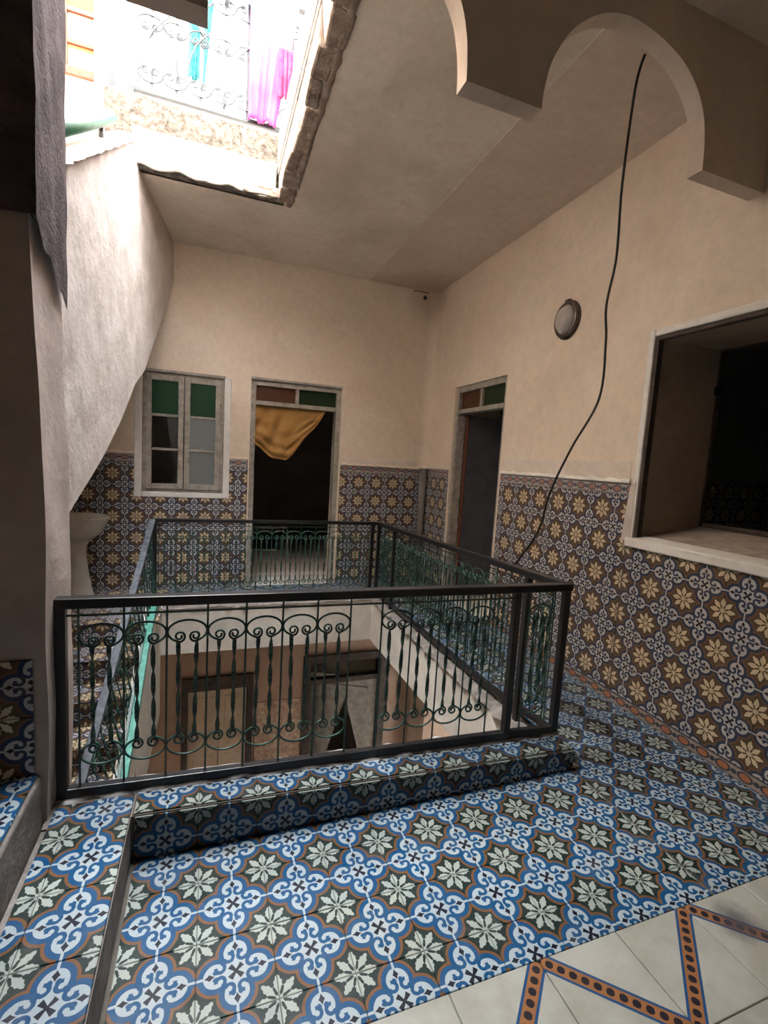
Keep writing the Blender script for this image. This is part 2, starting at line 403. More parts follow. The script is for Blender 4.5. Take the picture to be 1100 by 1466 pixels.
def tile_field(parent, name, mat, orig, eu, ev, en, lat, rects, pitch=(PITCH, PITCH), gap=0.0015, t=0.008):
    """orig: world point of (0,0); eu,ev,en: unit axes; lat: lattice phase (star centres); rects: allowed (u0,u1,v0,v1) in metres"""
    eu, ev, en, orig = Vector(eu), Vector(ev), Vector(en), Vector(orig)
    R = Matrix((eu, ev, en)).transposed().to_4x4()
    for (a0, a1, b0, b1) in rects:
        gme = slab_mesh('grout_bed', a1-a0, b1-b0, 0, 0, 1, 1, 'grout', 0.003)
        g = bpy.data.objects.new('grout_bed', gme); col.objects.link(g); g.parent = parent
        g.matrix_local = parent.matrix_basis.inverted() @ Matrix.Translation(orig + eu*(a0+a1)/2 + ev*(b0+b1)/2) @ R
        i0, i1 = math.floor((a0-lat[0])/pitch[0]+1e-6), math.ceil((a1-lat[0])/pitch[0]-1e-6)
        j0, j1 = math.floor((b0-lat[1])/pitch[1]+1e-6), math.ceil((b1-lat[1])/pitch[1]-1e-6)
        for j in range(j0, j1):
            for i in range(i0, i1):
                u0, u1 = max(a0, lat[0]+i*pitch[0]), min(a1, lat[0]+(i+1)*pitch[0])
                v0, v1 = max(b0, lat[1]+j*pitch[1]), min(b1, lat[1]+(j+1)*pitch[1])
                if u1-u0 < 0.012 or v1-v0 < 0.012: continue
                me = slab_mesh(name, u1-u0-gap, v1-v0-gap, (u0-lat[0])/pitch[0]-i, (v0-lat[1])/pitch[1]-j,
                               (u1-lat[0])/pitch[0]-i, (v1-lat[1])/pitch[1]-j, mat, t)
                o = bpy.data.objects.new(name, me); col.objects.link(o); o.parent = parent
                p = orig + eu*(u0+u1)/2 + ev*(v0+v1)/2 + en*random.uniform(-0.0008, 0.0008)
                o.matrix_local = parent.matrix_basis.inverted() @ Matrix.Translation(p) @ R
XA, YA, ZA = (1, 0, 0), (0, 1, 0), (0, 0, 1)
TT = 0.008

# ================================================================== STRUCTURE
# ---- floor of the gallery, with the stairwell and light-well opening
OX0, OX1, OY0, OY1 = -0.40, 1.53, 1.80, 4.33      # light well
ZB = -0.42
m = MB()
m.box(-1.6, RX+0.54, -2.6, 1.62, ZB, -TT)
m.box(OX1, RX+0.54, 1.62, 5.4, ZB, -TT)
m.box(OX0, OX1, OY1, 5.4, ZB, -TT)
m.box(-1.6, OX0, 4.012, 5.4, ZB, -TT)
m.box(-0.47, OX1, 1.62, OY0, ZB, -TT)
floor = struct(m.build('floor', 'slab'), 'upper gallery floor slab around the open light well')
LX, LY = -0.0107, 1.4565
tile_field(floor, 'floor_tile', 'floor_tile', (0, 0, -TT), XA, YA, ZA, (LX, LY),
           [(-0.2215, 1.6, 0.94, 1.6095), (1.6, RX-TT, 0.94, 1.6095), (1.645, RX-TT, 1.6095, BY), (OX0+0.04, 1.645, 4.42, BY), ])
tile_field(floor, 'landing_tile', 'wall_tile', (0, 0, -TT), XA, YA, ZA, (LX, LY), [(-1.55, OX0+0.04, 4.0, BY)])
# cream tiles with the zigzag ribbon
for i in range(-5, 7):
    x0 = 0.605 + 0.28*i; w = 0.28
    if x0 >= RX: break
    x1 = min(x0+w, RX-TT); k = (x1-x0)/w
    if x1 < -0.2: continue
    fl = (i % 2 == 0)
    me = slab_mesh('ribbon_tile', x1-x0-0.003, 0.262, 0.0 if not fl else 1.0, 0.0, k if not fl else 1.0-k, 1.0, 'diag_tile')
    o = link('ribbon_tile', me, floor); o.location = ((x0+x1)/2, 0.8075, -TT)
for j in range(3):
    for i in range(-3, 7):
        x0 = 0.605+0.28*i; x1 = min(x0+0.28, RX-TT)
        if x1-x0 < 0.05: continue
        me = slab_mesh('cream_tile', x1-x0-0.003, 0.262, 0, 0, 1, 1, 'white_tile')
        o = link('cream_tile', me, floor); o.location = ((x0+x1)/2, 0.5425-0.265*j, -TT)

# ---- raised strip and curb under the front railing
def curb_z(x): return 0.163 - 0.036*(x+0.22)
CY = 1.61
m = MB()
xl, xr = -0.47, 1.60
m.hexa([(xl, CY, -TT), (xr, CY, -TT), (xr, OY0, -TT), (xl, OY0, -TT)],
       [(xl, CY, curb_z(xl)-TT), (xr, CY, curb_z(xr)-TT), (xr, OY0, curb_z(xr)-TT), (xl, OY0, curb_z(xl)-TT)])
m.box(xl, -0.222, -1.0, CY, -TT, 0.165-TT)
curb = m.build('curb', 'cement', floor)
sl = math.atan(-0.036)
eu = (math.cos(sl), 0, math.sin(sl)); en = (-math.sin(sl), 0, math.cos(sl))
tile_field(curb, 'curb_top_tile', 'floor_tile', (0, 0, curb_z(0)-TT), eu, YA, en, (-0.015, CY), [(-0.22, 1.6, CY+0.002, CY+0.105)])
tile_field(curb, 'curb_top_tile', 'floor_tile', (0, 0, 0.165-TT), XA, YA, ZA, (-0.404, 1.355), [(-0.455, -0.224, 0.2, CY+0.1)])
tile_field(curb, 'curb_face_tile', 'floor_tile', (0, CY, curb_z(0)-TT), eu, (-eu[2], 0, eu[0]), (0, -1, 0), (-0.015, 0.0), [(-0.21, 1.6, -0.16, 0.004)])
# rough mortar bead along the inner edge of the curb
def bead(name, p0, p1, w, h, mat, parent, seed=0, nu=60, nv=6, amp=0.55):
    p0, p1 = Vector(p0), Vector(p1); t = (p1-p0).normalized(); sd = t.cross(Vector((0, 0, 1))).normalized()
    b = MB()
    def fn(u, v):
        a = v*PI
        k = 1 + amp*noise.noise(Vector((u*(p1-p0).length*14+seed, v*2.0, seed)))
        return p0.lerp(p1, u) + sd*math.cos(a)*w*k*0.5 + Vector((0, 0, 1))*math.sin(a)*h*k
    b.grid(nu, nv, fn)
    return b.build(name, mat, parent, smooth=True)
bead('mortar_edge', (-0.46, 1.765, curb_z(-0.46)-0.011), (1.6, 1.765, curb_z(1.6)-0.011), 0.10, 0.019, 'mortar', curb, 3, 160)
bead('cement_ledge', (1.575, 1.8, -0.014), (1.575, 4.40, -0.014), 0.13, 0.016, 'cement', floor, 5, 90)
bead('cement_ledge', (-0.36, 4.375, -0.014), (1.6, 4.375, -0.014), 0.11, 0.014, 'cement', floor, 9, 80)

# ---- back wall
WX0, WX1, WZ0, WZ1 = -0.60, 0.115, 0.945, 2.06
DX0, DX1, DZ1 = 0.365, 1.285, 2.09
m = MB()
for (x0, x1, z0, z1) in ((-1.6, WX0, 0, CZ), (WX0, WX1, 0, WZ0), (WX0, WX1, WZ1, CZ), (WX1, DX0, 0, CZ), (DX0, DX1, DZ1, CZ), (DX1, RX+0.54, 0, CZ)):
    m.box(x0, x1, BY, BY+0.35, z0, z1)
wall_back = struct(m.build('wall_back', 'cream'), 'cream back wall with window, doorway and star tiles below')
WT = 1.246
tile_field(wall_back, 'wall_tile', 'wall_tile', (0, BY, 0), XA, ZA, (0, -1, 0), (-0.8404, 1.1055),
           [(-1.55, -0.665, 0.0, WT-0.02), (-0.665, 0.178, 0.0, 0.895), (0.178, 0.352, 0.0, WT-0.02)])
tile_field(wall_back, 'wall_tile', 'wall_tile', (0, BY, 0), XA, ZA, (0, -1, 0), (1.5176, 1.1135), [(1.305, 2.25, 0.0, WT-0.02)])
tile_field(wall_back, 'border_tile', 'chain_top', (0, BY, 0), XA, ZA, (0, -1, 0), (-0.8404, WT-0.02),
           [(-1.55, -0.665, WT-0.018, WT+0.042), (0.178, 0.352, WT-0.018, WT+0.042), (1.305, 2.25, WT-0.018, WT+0.042)], pitch=(0.1, 0.064), gap=0.0004)
# plaster bands: around the window, above the tiles
m = MB()
for (x0, x1, z0, z1) in ((-0.665, WX0, 0.895, WZ1+0.0), (WX1, 0.178, 0.895, WZ1), (WX0, WX1, 0.895, WZ0)):
    m.box(x0, x1, BY-0.014, BY+0.02, z0, z1)
m.build('window_surround', 'white', wall_back, bevel=0.006)
bead('plaster_lip', (1.30, BY-0.004, 1.292), (2.25, BY-0.004, 1.292), 0.03, 0.02, 'cream', wall_back, 2, 60)
bead('plaster_lip', (0.18, BY-0.004, 1.292), (0.355, BY-0.004, 1.292), 0.03, 0.02, 'cream', wall_back, 4, 20)
bead('plaster_lip', (-1.5, BY-0.004, 1.292), (-0.665, BY-0.004, 1.292), 0.03, 0.02, 'cream', wall_back, 6, 30)
MB().box(1.30, 2.2, BY-0.004, BY+0.01, 1.295, 1.37).build('plaster_band', 'white2', wall_back, bevel=0.003)
# rounded plaster fillet in the corner
m = MB()
rf = 0.10
pts = [(RX, BY)] + [(RX-rf+rf*math.sin(a), BY-rf+rf*math.cos(a)) for a in [k*PI/2/8 for k in range(9)]][::-1]
m.prism(pts, lambda a, b, d: (a, b, d), 1.30, CZ)
m.build('corner_fillet', 'cream', wall_back, smooth=False)

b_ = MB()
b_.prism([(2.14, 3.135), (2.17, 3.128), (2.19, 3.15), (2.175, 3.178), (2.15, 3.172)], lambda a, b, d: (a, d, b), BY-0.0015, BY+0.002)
b_.build('plaster_hole_shade', 'frame_dark', wall_back)  # flat dark plate: shade inside the broken plaster, painted as colour
b_ = MB(); b_.prism([(2.02, 3.196), (2.10, 3.203), (2.20, 3.200), (2.21, 3.209), (2.11, 3.212), (2.03, 3.206)], lambda a, b, d: (a, d, b), BY-0.0015, BY+0.002)
b_.build('plaster_crack', 'frame_dark', wall_back)

# ---- right wall (half a metre thick)
RW = 0.54
VY0, VY1, VZ0, VZ1 = 0.95, 2.05, 1.0, 2.13
EY0, EY1, EZ1 = 3.47, 4.36, 2.135
m = MB()
for (y0, y1, z0, z1) in ((-2.6, VY0, 0, CZ), (VY0, VY1, 0, VZ0), (VY0, VY1, VZ1, CZ), (VY1, EY0, 0, CZ), (EY0, EY1, EZ1, CZ), (EY1, BY, 0, CZ)):
    m.box(RX, RX+RW, y0, y1, z0, z1)
wall_right = struct(m.build('wall_right', 'cream'), 'cream right wall with deep window opening, doorway and star tiles')
tile_field(wall_right, 'wall_tile', 'wall_tile', (RX, 0, 0), YA, ZA, (-1, 0, 0), (1.5009, 1.1465),
           [(0.3, 2.092, 0.062, 0.958), (2.092, 3.44, 0.062, WT), (4.385, 4.90, 0.062, WT)])
tile_field(wall_right, 'border_tile', 'chain_top', (RX, 0, 0), YA, ZA, (-1, 0, 0), (1.5009, WT),
           [(2.11, 3.44, WT+0.002, WT+0.062), (4.385, 4.90, WT+0.002, WT+0.062)], pitch=(0.1, 0.064), gap=0.0004)
tile_field(wall_right, 'skirting_tile', 'chain_low', (RX, 0, 0), YA, ZA, (-1, 0, 0), (1.5009, 0.0),
           [(0.3, 3.44, 0.001, 0.06), (4.385, 4.90, 0.001, 0.06)], pitch=(0.1, 0.062), gap=0.0004, t=0.012)
bead('plaster_lip', (RX-0.004, 3.44, 1.315), (RX-0.004, 2.11, 1.315), 0.03, 0.022, 'white', wall_right, 7, 70)
MB().box(RX-0.004, RX+0.01, 2.12, 3.43, 1.315, 1.44).build('plaster_band', 'white2', wall_right, bevel=0.003)
# window surround: white plaster margin, sill
m = MB()
m.box(RX-0.016, RX+0.02, VY1, VY1+0.04, VZ0-0.04, VZ1+0.04)
m.box(RX-0.016, RX+0.02, VY0, VY1, VZ1, VZ1+0.04)
m.hexa([(RX-0.03, VY0, VZ0-0.05), (RX+0.09, VY0, VZ0-0.05), (RX+0.09, VY1+0.04, VZ0-0.05), (RX-0.03, VY1+0.04, VZ0-0.05)],
       [(RX-0.03, VY0, VZ0+0.0), (RX+0.09, VY0, VZ0+0.016), (RX+0.09, VY1+0.04, VZ0+0.016), (RX-0.03, VY1+0.04, VZ0+0.0)])
MB().hexa([(RX+0.09, VY0, VZ0-0.02), (RX+RW, VY0, VZ0-0.02), (RX+RW, VY1, VZ0-0.02), (RX+0.09, VY1, VZ0-0.02)],
       [(RX+0.09, VY0, VZ0+0.010), (RX+RW, VY0, VZ0+0.075), (RX+RW, VY1, VZ0+0.075), (RX+0.09, VY1, VZ0+0.010)]).build('inner_sill', 'sill', wall_right)
m.build('window_margin', 'white', wall_right, bevel=0.008)
m = MB()
m.prism([(2.06, 0.97), (2.125, 0.985), (2.10, 1.30), (2.06, 1.33)], lambda a, b, d: (d, a, b), RX-0.02, RX+0.01)
m.build('torn_plaster', 'rough', wall_right, bevel=0.004)
m = MB(); m.box(RX+0.012, RX+RW-0.01, VY1-0.004, VY1+0.01, VZ0, VZ1); m.box(RX+0.012, RX+RW-0.01, VY0, VY1, VZ1-0.004, VZ1+0.01)
m.build('reveal_panel', 'reveal', wall_right)
# ---- left wall, wall behind the camera
struct(MB().box(-1.75, -1.55, -2.6, 5.35, -3.1, 6.2).build('wall_left', 'cream'), 'plain plaster wall behind the staircase')
struct(MB().box(-1.75, RX+RW, -2.8, -2.6, -0.42, CZ+0.4).build('wall_front', 'cream'), 'plain plaster wall behind the viewer')

# ---- partition end beside the railing: dull plaster below, dark rough render above, printed tiles at its foot
PX, PY0, PY1 = -0.468, 1.65, 1.93
m = MB()
nz = 24
def pill(u, v):
    # wraps front face then side face
    z = 0.0 + v*1.98
    k = noise.noise(Vector((u*3, v*7, 1.3)))*0.008
    if u < 0.5: return (-1.55 + (PX+1.55)*(u/0.5), PY0 + k, z)
    return (PX + k + 0.012*math.sin(z*2.2), PY0 + (PY1-PY0)*(u-0.5)/0.5, z)
m.grid(40, nz, pill)
m.box(-1.55, PX-0.02, PY0+0.02, PY1, 0, 1.98)
wl = struct(m.build('wall_partition', 'pillar'), 'dull plaster end of a partition wall beside the iron railing')
m = MB()
def pill2(u, v):
    z = 1.96 + 0.03*noise.noise(Vector((u*9, 0, 4))) * (1-v) - (0.16*max(0, u-0.5)*2)*(1-v) + v*(CZ+0.8-1.96)
    k = noise.noise(Vector((u*8, v*14, 7.3)))*0.006
    if u < 0.5: return (-1.55 + (PX-0.004+1.55)*(u/0.5), PY0-0.012 + k, z)
    return (PX-0.004 + 0.012 + k, PY0-0.012 + (PY1-PY0+0.014)*(u-0.5)/0.5, z)
m.grid(40, 40, pill2); m.box(-1.55, PX-0.02, PY0+0.02, PY1, 1.98, CZ+0.8)
m.build('dark_render', 'dark_rough', wl)
tile_field(wl, 'dado_tile', 'wall_tile', (0, PY0-0.004, 0), XA, ZA, (0, -1, 0), (-0.585, 0.52), [(-1.2, -0.492, 0.33, 0.70)])
m = MB(); m.box(-1.55, -0.475, 0.2, PY0-0.001, 0.0, 0.322); m.build('sill_step', 'cement', wl, bevel=0.008)
tile_field(wl, 'sill_tile', 'floor_tile', (0, 0, 0.322), XA, YA, ZA, (-0.62, 1.55), [(-1.4, -0.485, 0.5, PY0-0.004)])

# ---- ceiling with the hole to the sky
HX, HY = 0.43, 3.81
BF, BB, BZ = 1.575, 1.645, 2.65
m = MB()
m.box(HX+0.05, RX+RW, 1.72, BY+0.35, CZ, CZ+0.42)
m.box(-1.55, HX+0.05, HY+0.04, BY+0.35, CZ, CZ+0.42)
m.box(-1.55, RX+RW, -2.6, 1.72, CZ, CZ+0.42)
ceiling = struct(m.build('ceiling', 'ceil'), 'stained plaster ceiling with a rough hole to the sky')
MB().box(1.52, RX-0.001, BB, BY-0.001, CZ-0.004, CZ+0.01).build('gallery_strip', 'ceil2', ceiling)
def rough_face(name, mat, parent, o, eu, ev, en, lu, lv, amp, fr, nu, nv, seed, taper=0.0):
    o, eu, ev, en = Vector(o), Vector(eu), Vector(ev), Vector(en); b = MB()
    def fn(u, v):
        p = Vector((u*lu*fr+seed, v*lv*fr, seed*1.7))
        k = noise.noise(p) + 0.5*noise.noise(p*2.3) + 0.3*noise.noise(p*5.1)
        edge = min(1, 6*u, 6*(1-u), 4*v, 4*(1-v))
        ragged = 0.03*noise.noise(Vector((u*lu*9+seed, 3.1, seed)))*(1-v)
        return o + eu*u*lu + ev*(v*lv+ragged) + en*(amp*k*(0.3+0.7*edge) + taper*(1-v)*math.sin(v*PI))
    b.grid(nu, nv, fn); return b.build(name, mat, parent, smooth=True, solid=0.012)
rough_face('speckled_face', 'speckle', ceiling, (-0.69, HY, CZ+0.17), XA, ZA, (0, -1, 0), HX+0.71, 0.28, 0.006, 12, 60, 16, 2)
rough_face('plaster_patch', 'plaster_lump', ceiling, (-0.52, HY-0.03, CZ-0.005), XA, ZA, (0, -1, 0), 0.93, 0.235, 0.022, 7, 80, 24, 5)
rough_face('ragged_edge', 'brick', ceiling, (0.18, HY-0.06, CZ-0.012), XA, ZA, (0, -1, 0), 0.27, 0.06, 0.02, 9, 24, 8, 8)
MB().box(-0.67, HX+0.05, HY+0.012, HY+0.06, CZ, CZ+0.44).build('slab_edge', 'speckle', ceiling)
# right side of the hole: broken brick edge, white mortar line, old board
for i in range(10):
    y0 = 1.74 + i*0.207
    b = MB()
    rr = random.Random(i)
    jit = lambda k: k + rr.uniform(-0.012, 0.012)
    x0, x1 = HX-0.012+rr.uniform(0, 0.03), HX+0.085+rr.uniform(-0.02, 0.03)
    lo = [(jit(x0), jit(y0), CZ-0.012), (jit(x1), jit(y0), CZ-0.010), (jit(x1), jit(y0+0.195), CZ-0.010), (jit(x0), jit(y0+0.195), CZ-0.014)]
    hi = [(HX, y0, CZ+0.17), (HX+0.1, y0, CZ+0.17), (HX+0.1, y0+0.2, CZ+0.17), (HX, y0+0.2, CZ+0.17)]
    b.hexa(lo, hi).build('broken_brick', 'brick', ceiling, bevel=0.012)
bead('torn_plaster_edge', (HX+0.09, 1.74, CZ+0.004), (HX+0.09, 3.84, CZ+0.004), 0.05, -0.016, 'brick', ceiling, 12, 120)
MB().box(HX-0.006, HX+0.06, 1.74, 3.83, CZ+0.172, CZ+0.20).build('mortar_line', 'white', ceiling)
MB().box(HX-0.012, HX+0.06, 1.74, 3.83, CZ+0.202, CZ+0.43).build('edge_board', 'wood_old', ceiling, bevel=0.004)

# ---- scalloped arch beam in front of the light well
BF, BB, BZ = 1.575, 1.645, 2.65
arch = [(1.097, BZ), (1.100, 2.71), (1.118, 2.80), (1.150, 2.87), (1.20, 2.945), (1.276, 3.012), (1.36, 3.056), (1.45, 3.077), (1.55, 3.072), (1.65, 3.05), (1.75, 3.01), (1.83, 2.945), (1.88, 2.87), (1.904, 2.79), (1.913, 2.72), (1.916, BZ)]
def refine(pr, k=4):
    V = [Vector((x, 0, z)) for x, z in pr]; out = []
    for a in range(len(V)-1):
        p0, p1, p2, p3 = V[max(a-1, 0)], V[a], V[a+1], V[min(a+2, len(V)-1)]
        for q in range(k):
            t = q/k; out.append(0.5*((2*p1) + (p2-p0)*t + (2*p0-5*p1+4*p2-p3)*t*t + (3*p1-p0-3*p2+p3)*t**3))
    out.append(V[-1]); return [(p.x, p.z) for p in out]
arch = refine(arch)
larch = [(x-1.128, z) for x, z in arch]
TOP = CZ+0.001
# one outline: left end, left arch, middle stub, right arch, right end
outline = [(-0.47, TOP), (-0.47, BZ-0.065), (larch[0][0], BZ-0.065)] + larch + arch + [(RX, BZ), (RX, TOP)]
m = MB()
def add_face(pl):
    b = len(m.v); m.v += [(x, BF, z) for x, z in pl] + [(x, BB, z) for x, z in pl]
    n = len(pl)
    for q in range(n-1): m.f.append((b+q, b+q+1, b+n+q+1, b+n+q))
add_face(outline[1:-1])
def side_faces(pl, top):
    for (xa, za), (xb, zb) in zip(pl[:-1], pl[1:]):
        if abs(xb-xa) < 1e-7: continue
        b = len(m.v)
        m.v += [(xa, BF, za), (xb, BF, zb), (xb, BF, top), (xa, BF, top), (xa, BB, za), (xb, BB, zb), (xb, BB, top), (xa, BB, top)]
        m.f += [(b, b+1, b+2, b+3), (b+7, b+6, b+5, b+4)]
side_faces(outline[1:-1], TOP)
beam = struct(m.build('trim_1', 'beam'), 'scalloped plaster arch beam hanging across the gallery')

# ================================================================== STAIRS
# lower flight: comes up towards the back wall
stairs = tag(empty('staircase', (-0.97, 4.0, -1.6)), 'tiled staircase climbing beside the light well to the wash basin', 'stairs')
RISE, RUN = 0.172, 0.27
NST = 9
def inv(o): o.matrix_parent_inverse = Matrix.Translation(stairs.location).inverted(); return o
for i in range(1, NST):
    zt = -RISE*i; y1 = 4.0 - RUN*(i-1); y0 = y1 - RUN
    st = MB().box(-1.54, -0.41, y0+0.012, y1+0.012 if i > 1 else y1, zt-0.30, zt-TT).build('step', 'cement', stairs); inv(st)
    tile_field(st, 'tread_tile', 'wall_tile', (0, 0, zt-TT), XA, YA, ZA, (-0.95, y1), [(-1.535, -0.43, y0-0.006, y1-0.001)])
    tile_field(st, 'riser_tile', 'wall_tile', (0, y1+0.004+TT, 0), XA, ZA, (0, -1, 0), (-0.95, zt+RISE), [(-1.535, -0.43, zt+0.001, zt+RISE-0.009)])
# stringer wall on the open side, teal top edge
def sx(y): return -0.375 - 0.034*(4.3-y)/1.0*0.9
top = [(4.33, 0.12), (4.0, 0.12), (3.62, -0.064), (3.22, -0.33), (2.80, -0.55), (2.2, -0.93), (1.75, -1.22)]
bot = [(1.75, -2.2), (2.2, -1.75), (2.8, -1.32), (3.4, -1.06), (4.0, -0.98), (4.33, -0.95)]
bot_full = bot
poly = [(y, z-0.012) for y, z in top] + bot
m = MB()
n0 = len(poly)
m.v = [(sx(y), y, z) for y, z in poly] + [(sx(y)-0.07, y, z) for y, z in poly]
m.f = [tuple(range(n0)), tuple(range(2*n0-1, n0-1, -1))] + [((i+1) % n0, i, n0+i, n0+(i+1) % n0) for i in range(n0)]
inv(m.build('stringer', 'slab', stairs))
m = MB()
for (ya, za), (yb, zb) in zip(top[:-1], top[1:]):
    m.hexa([(sx(yb)+0.006, yb, zb-0.05), (sx(ya)+0.006, ya, za-0.05), (sx(ya)-0.05, ya, za-0.05), (sx(yb)-0.05, yb, zb-0.05)][::-1],
           [(sx(yb)+0.006, yb, zb), (sx(ya)+0.006, ya, za), (sx(ya)-0.05, ya, za), (sx(yb)-0.05, yb, zb)][::-1])
inv(m.build('painted_edge', 'teal', stairs))

# upper flight: sloping slab seen from its side
ups = tag(empty('upper_staircase', (-1.0, 2.0, 1.06)), 'rough white side and underside of the staircase rising to the roof', 'stairs')
def ux(y): return -0.5 if y < 3.74 else -0.5 + 0.15*(y-3.74)/1.21
low = [(4.95, 2.87), (4.5, 2.40), (4.0, 1.92), (3.6, 1.70), (3.2, 1.50), (2.74, 1.31), (2.45, 1.21), (2.2, 1.13), (1.94, 1.04)]
hig = [(1.94, 2.25), (2.4, 2.53), (3.0, 2.90), (3.74, 3.36), (3.78, 3.38)]
def interp(tab, y):
    t = sorted(tab)
    for (a, za), (b, zb) in zip(t[:-1], t[1:]):
        if a <= y <= b: return za + (zb-za)*(y-a)/(b-a)
    return t[0][1] if y < t[0][0] else t[-1][1]
m = MB()
def side(u, v):
    y = 1.94 + u*(BY-1.94); zl = interp(low, y); zh = min(interp(hig, y), CZ+0.02) if y > 3.78 else interp(hig, y)
    z = zl + v*(zh-zl); k = 0.005*noise.noise(Vector((y*5, z*5, 0))) + 0.004*noise.noise(Vector((y*19, z*19, 3)))
    return (ux(y) + k*min(1, 5*v, 5*(1-v)), y, z)
m.grid(70, 40, side); b0 = len(m.v)
def soff(u, v):
    y = 1.94 + u*(BY-1.94); return (-1.55 + v*(ux(y)+1.55), y, interp(low, y))
m.grid(40, 6, soff)
def topf(u, v):
    y = 1.94 + u*(3.78-1.94); return (ux(y) - v*0.14, y, interp(hig, y))
m.grid(20, 2, topf)
def inner(u, v):
    y = 1.94 + u*(3.78-1.94); zl = interp(low, y)+0.1; zh = interp(hig, y); return (ux(y)-0.14, y, zl + v*(zh-zl))
m.grid(10, 2, inner)
o = m.build('flight', 'rough', ups, smooth=True); o.matrix_parent_inverse = Matrix.Translation(ups.location).inverted()
# treads of the upper flight (hidden from here, real from above)
for i in range(8):
    y0 = 1.95 + i*0.235; zt = interp(hig, y0)-0.10
    o = MB().box(-1.54, -0.64, y0, y0+0.235, zt-0.2, zt).build('tread', 'cement', ups); o.matrix_parent_inverse = Matrix.Translation(ups.location).inverted()
b = bead('worn_coping', (-0.56, 1.95, 2.25), (-0.56, 3.74, 3.355), 0.15, 0.03, 'pillar', ups, 4, 90, amp=0.2); b.matrix_parent_inverse = Matrix.Translation(ups.location).inverted()
gh = MB().tube([(-0.55, 1.95, 2.34), (-0.55, 2.6, 2.755), (-0.55, 3.20, 3.145)], 0.032, 14).build('handrail', 'green_pipe', ups, smooth=True)
gh.matrix_parent_inverse = Matrix.Translation(ups.location).inverted(); gh['label'] = 'thick green painted pipe handrail'
for y in (2.2, 2.95):
    z = interp(hig, y)
    g = MB().tube([(-0.55, y, z), (-0.55, y, z+0.08)], 0.012, 8).build('handrail_bracket', 'iron', ups); g.matrix_parent_inverse = Matrix.Translation(ups.location).inverted()

# ================================================================== ROOF TERRACE (seen through the hole)
m = MB().box(-1.55, RX+RW, 5.3, 5.5, CZ+0.42, 6.2)
struct(m.build('wall_terrace_back', 'upwall'), 'bright white terrace wall behind the upper railing')
m = MB()
m.box(-1.55, -1.13, 4.35, 4.5, CZ+0.05, 6.2); m.box(-1.13, -0.74, 4.35, 4.5, CZ+0.05, 3.99); m.box(-1.13, -0.74, 4.35, 4.5, 5.3, 6.2); m.box(-0.74, -0.70, 4.35, 4.5, CZ+0.05, 6.2)
struct(MB().box(-1.75, RX+RW, 4.25, 5.6, 6.2, 6.3).box(-1.75, RX+RW, -2.8, 1.95, 6.2, 6.3).box(0.9, RX+RW, 1.95, 4.25, 6.2, 6.3).build('roof_sky_shade', 'upwall'), 'unseen flat roof with an opening, added to shade the terrace')  # roof outside the view, added to hold sky light off the terrace
struct(MB().box(-1.75, RX+RW, 0.6, 0.8, CZ+0.42, 6.2).build('wall_sky_block', 'upwall'), 'unseen white near-side wall added to cut sky light on the terrace')  # unseen wall, put in with the roof to block sky from the near side
wt = struct(m.build('wall_terrace_left', 'upcream'), 'cream terrace wall below a red-brown window')
struct(MB().box(HX+0.8, HX+1.0, 1.5, 5.3, CZ+0.42, 5.6).build('wall_terrace_right', 'upwall'), 'white terrace wall beyond the hanging laundry')
win3 = struct(empty('window_3', (-0.93, 4.4, 3.99)), 'red-brown window with coloured panes on the roof terrace')
def wpart(root, name, mat, mb, bevel=0.0, **k):
    o = mb.build(name, mat, root, bevel=bevel, **k); o.matrix_parent_inverse = Matrix.Translation(root.location).inverted(); return o
m = MB(); m.box(-1.13, -1.07, 4.33, 4.42, 3.99, 5.3); m.box(-0.80, -0.74, 4.33, 4.42, 3.99, 5.3); m.box(-1.07, -0.80, 4.33, 4.42, 3.99, 4.05); m.box(-1.07, -0.80, 4.33, 4.42, 5.24, 5.3)
wpart(win3, 'frame', 'red_wood', m, 0.006)
wpart(win3, 'casement_stile', 'red_wood', MB().box(-1.07, -1.02, 4.345, 4.40, 4.05, 5.24), 0.004)
for k, z in enumerate((4.22, 4.43, 4.85)):
    wpart(win3, 'glazing_bar', 'red_wood', MB().box(-1.02, -0.80, 4.345, 4.39, z-0.015, z+0.015), 0.003)
for k, (z0, z1, g) in enumerate(((4.05, 4.205, 'g_orange'), (4.235, 4.415, 'g_rose'), (4.445, 4.835, 'g_olive'), (4.865, 5.24, 'g_rose'))):
    wpart(win3, 'pane', g, MB().box(-1.02, -0.80, 4.362, 4.372, z0, z1))

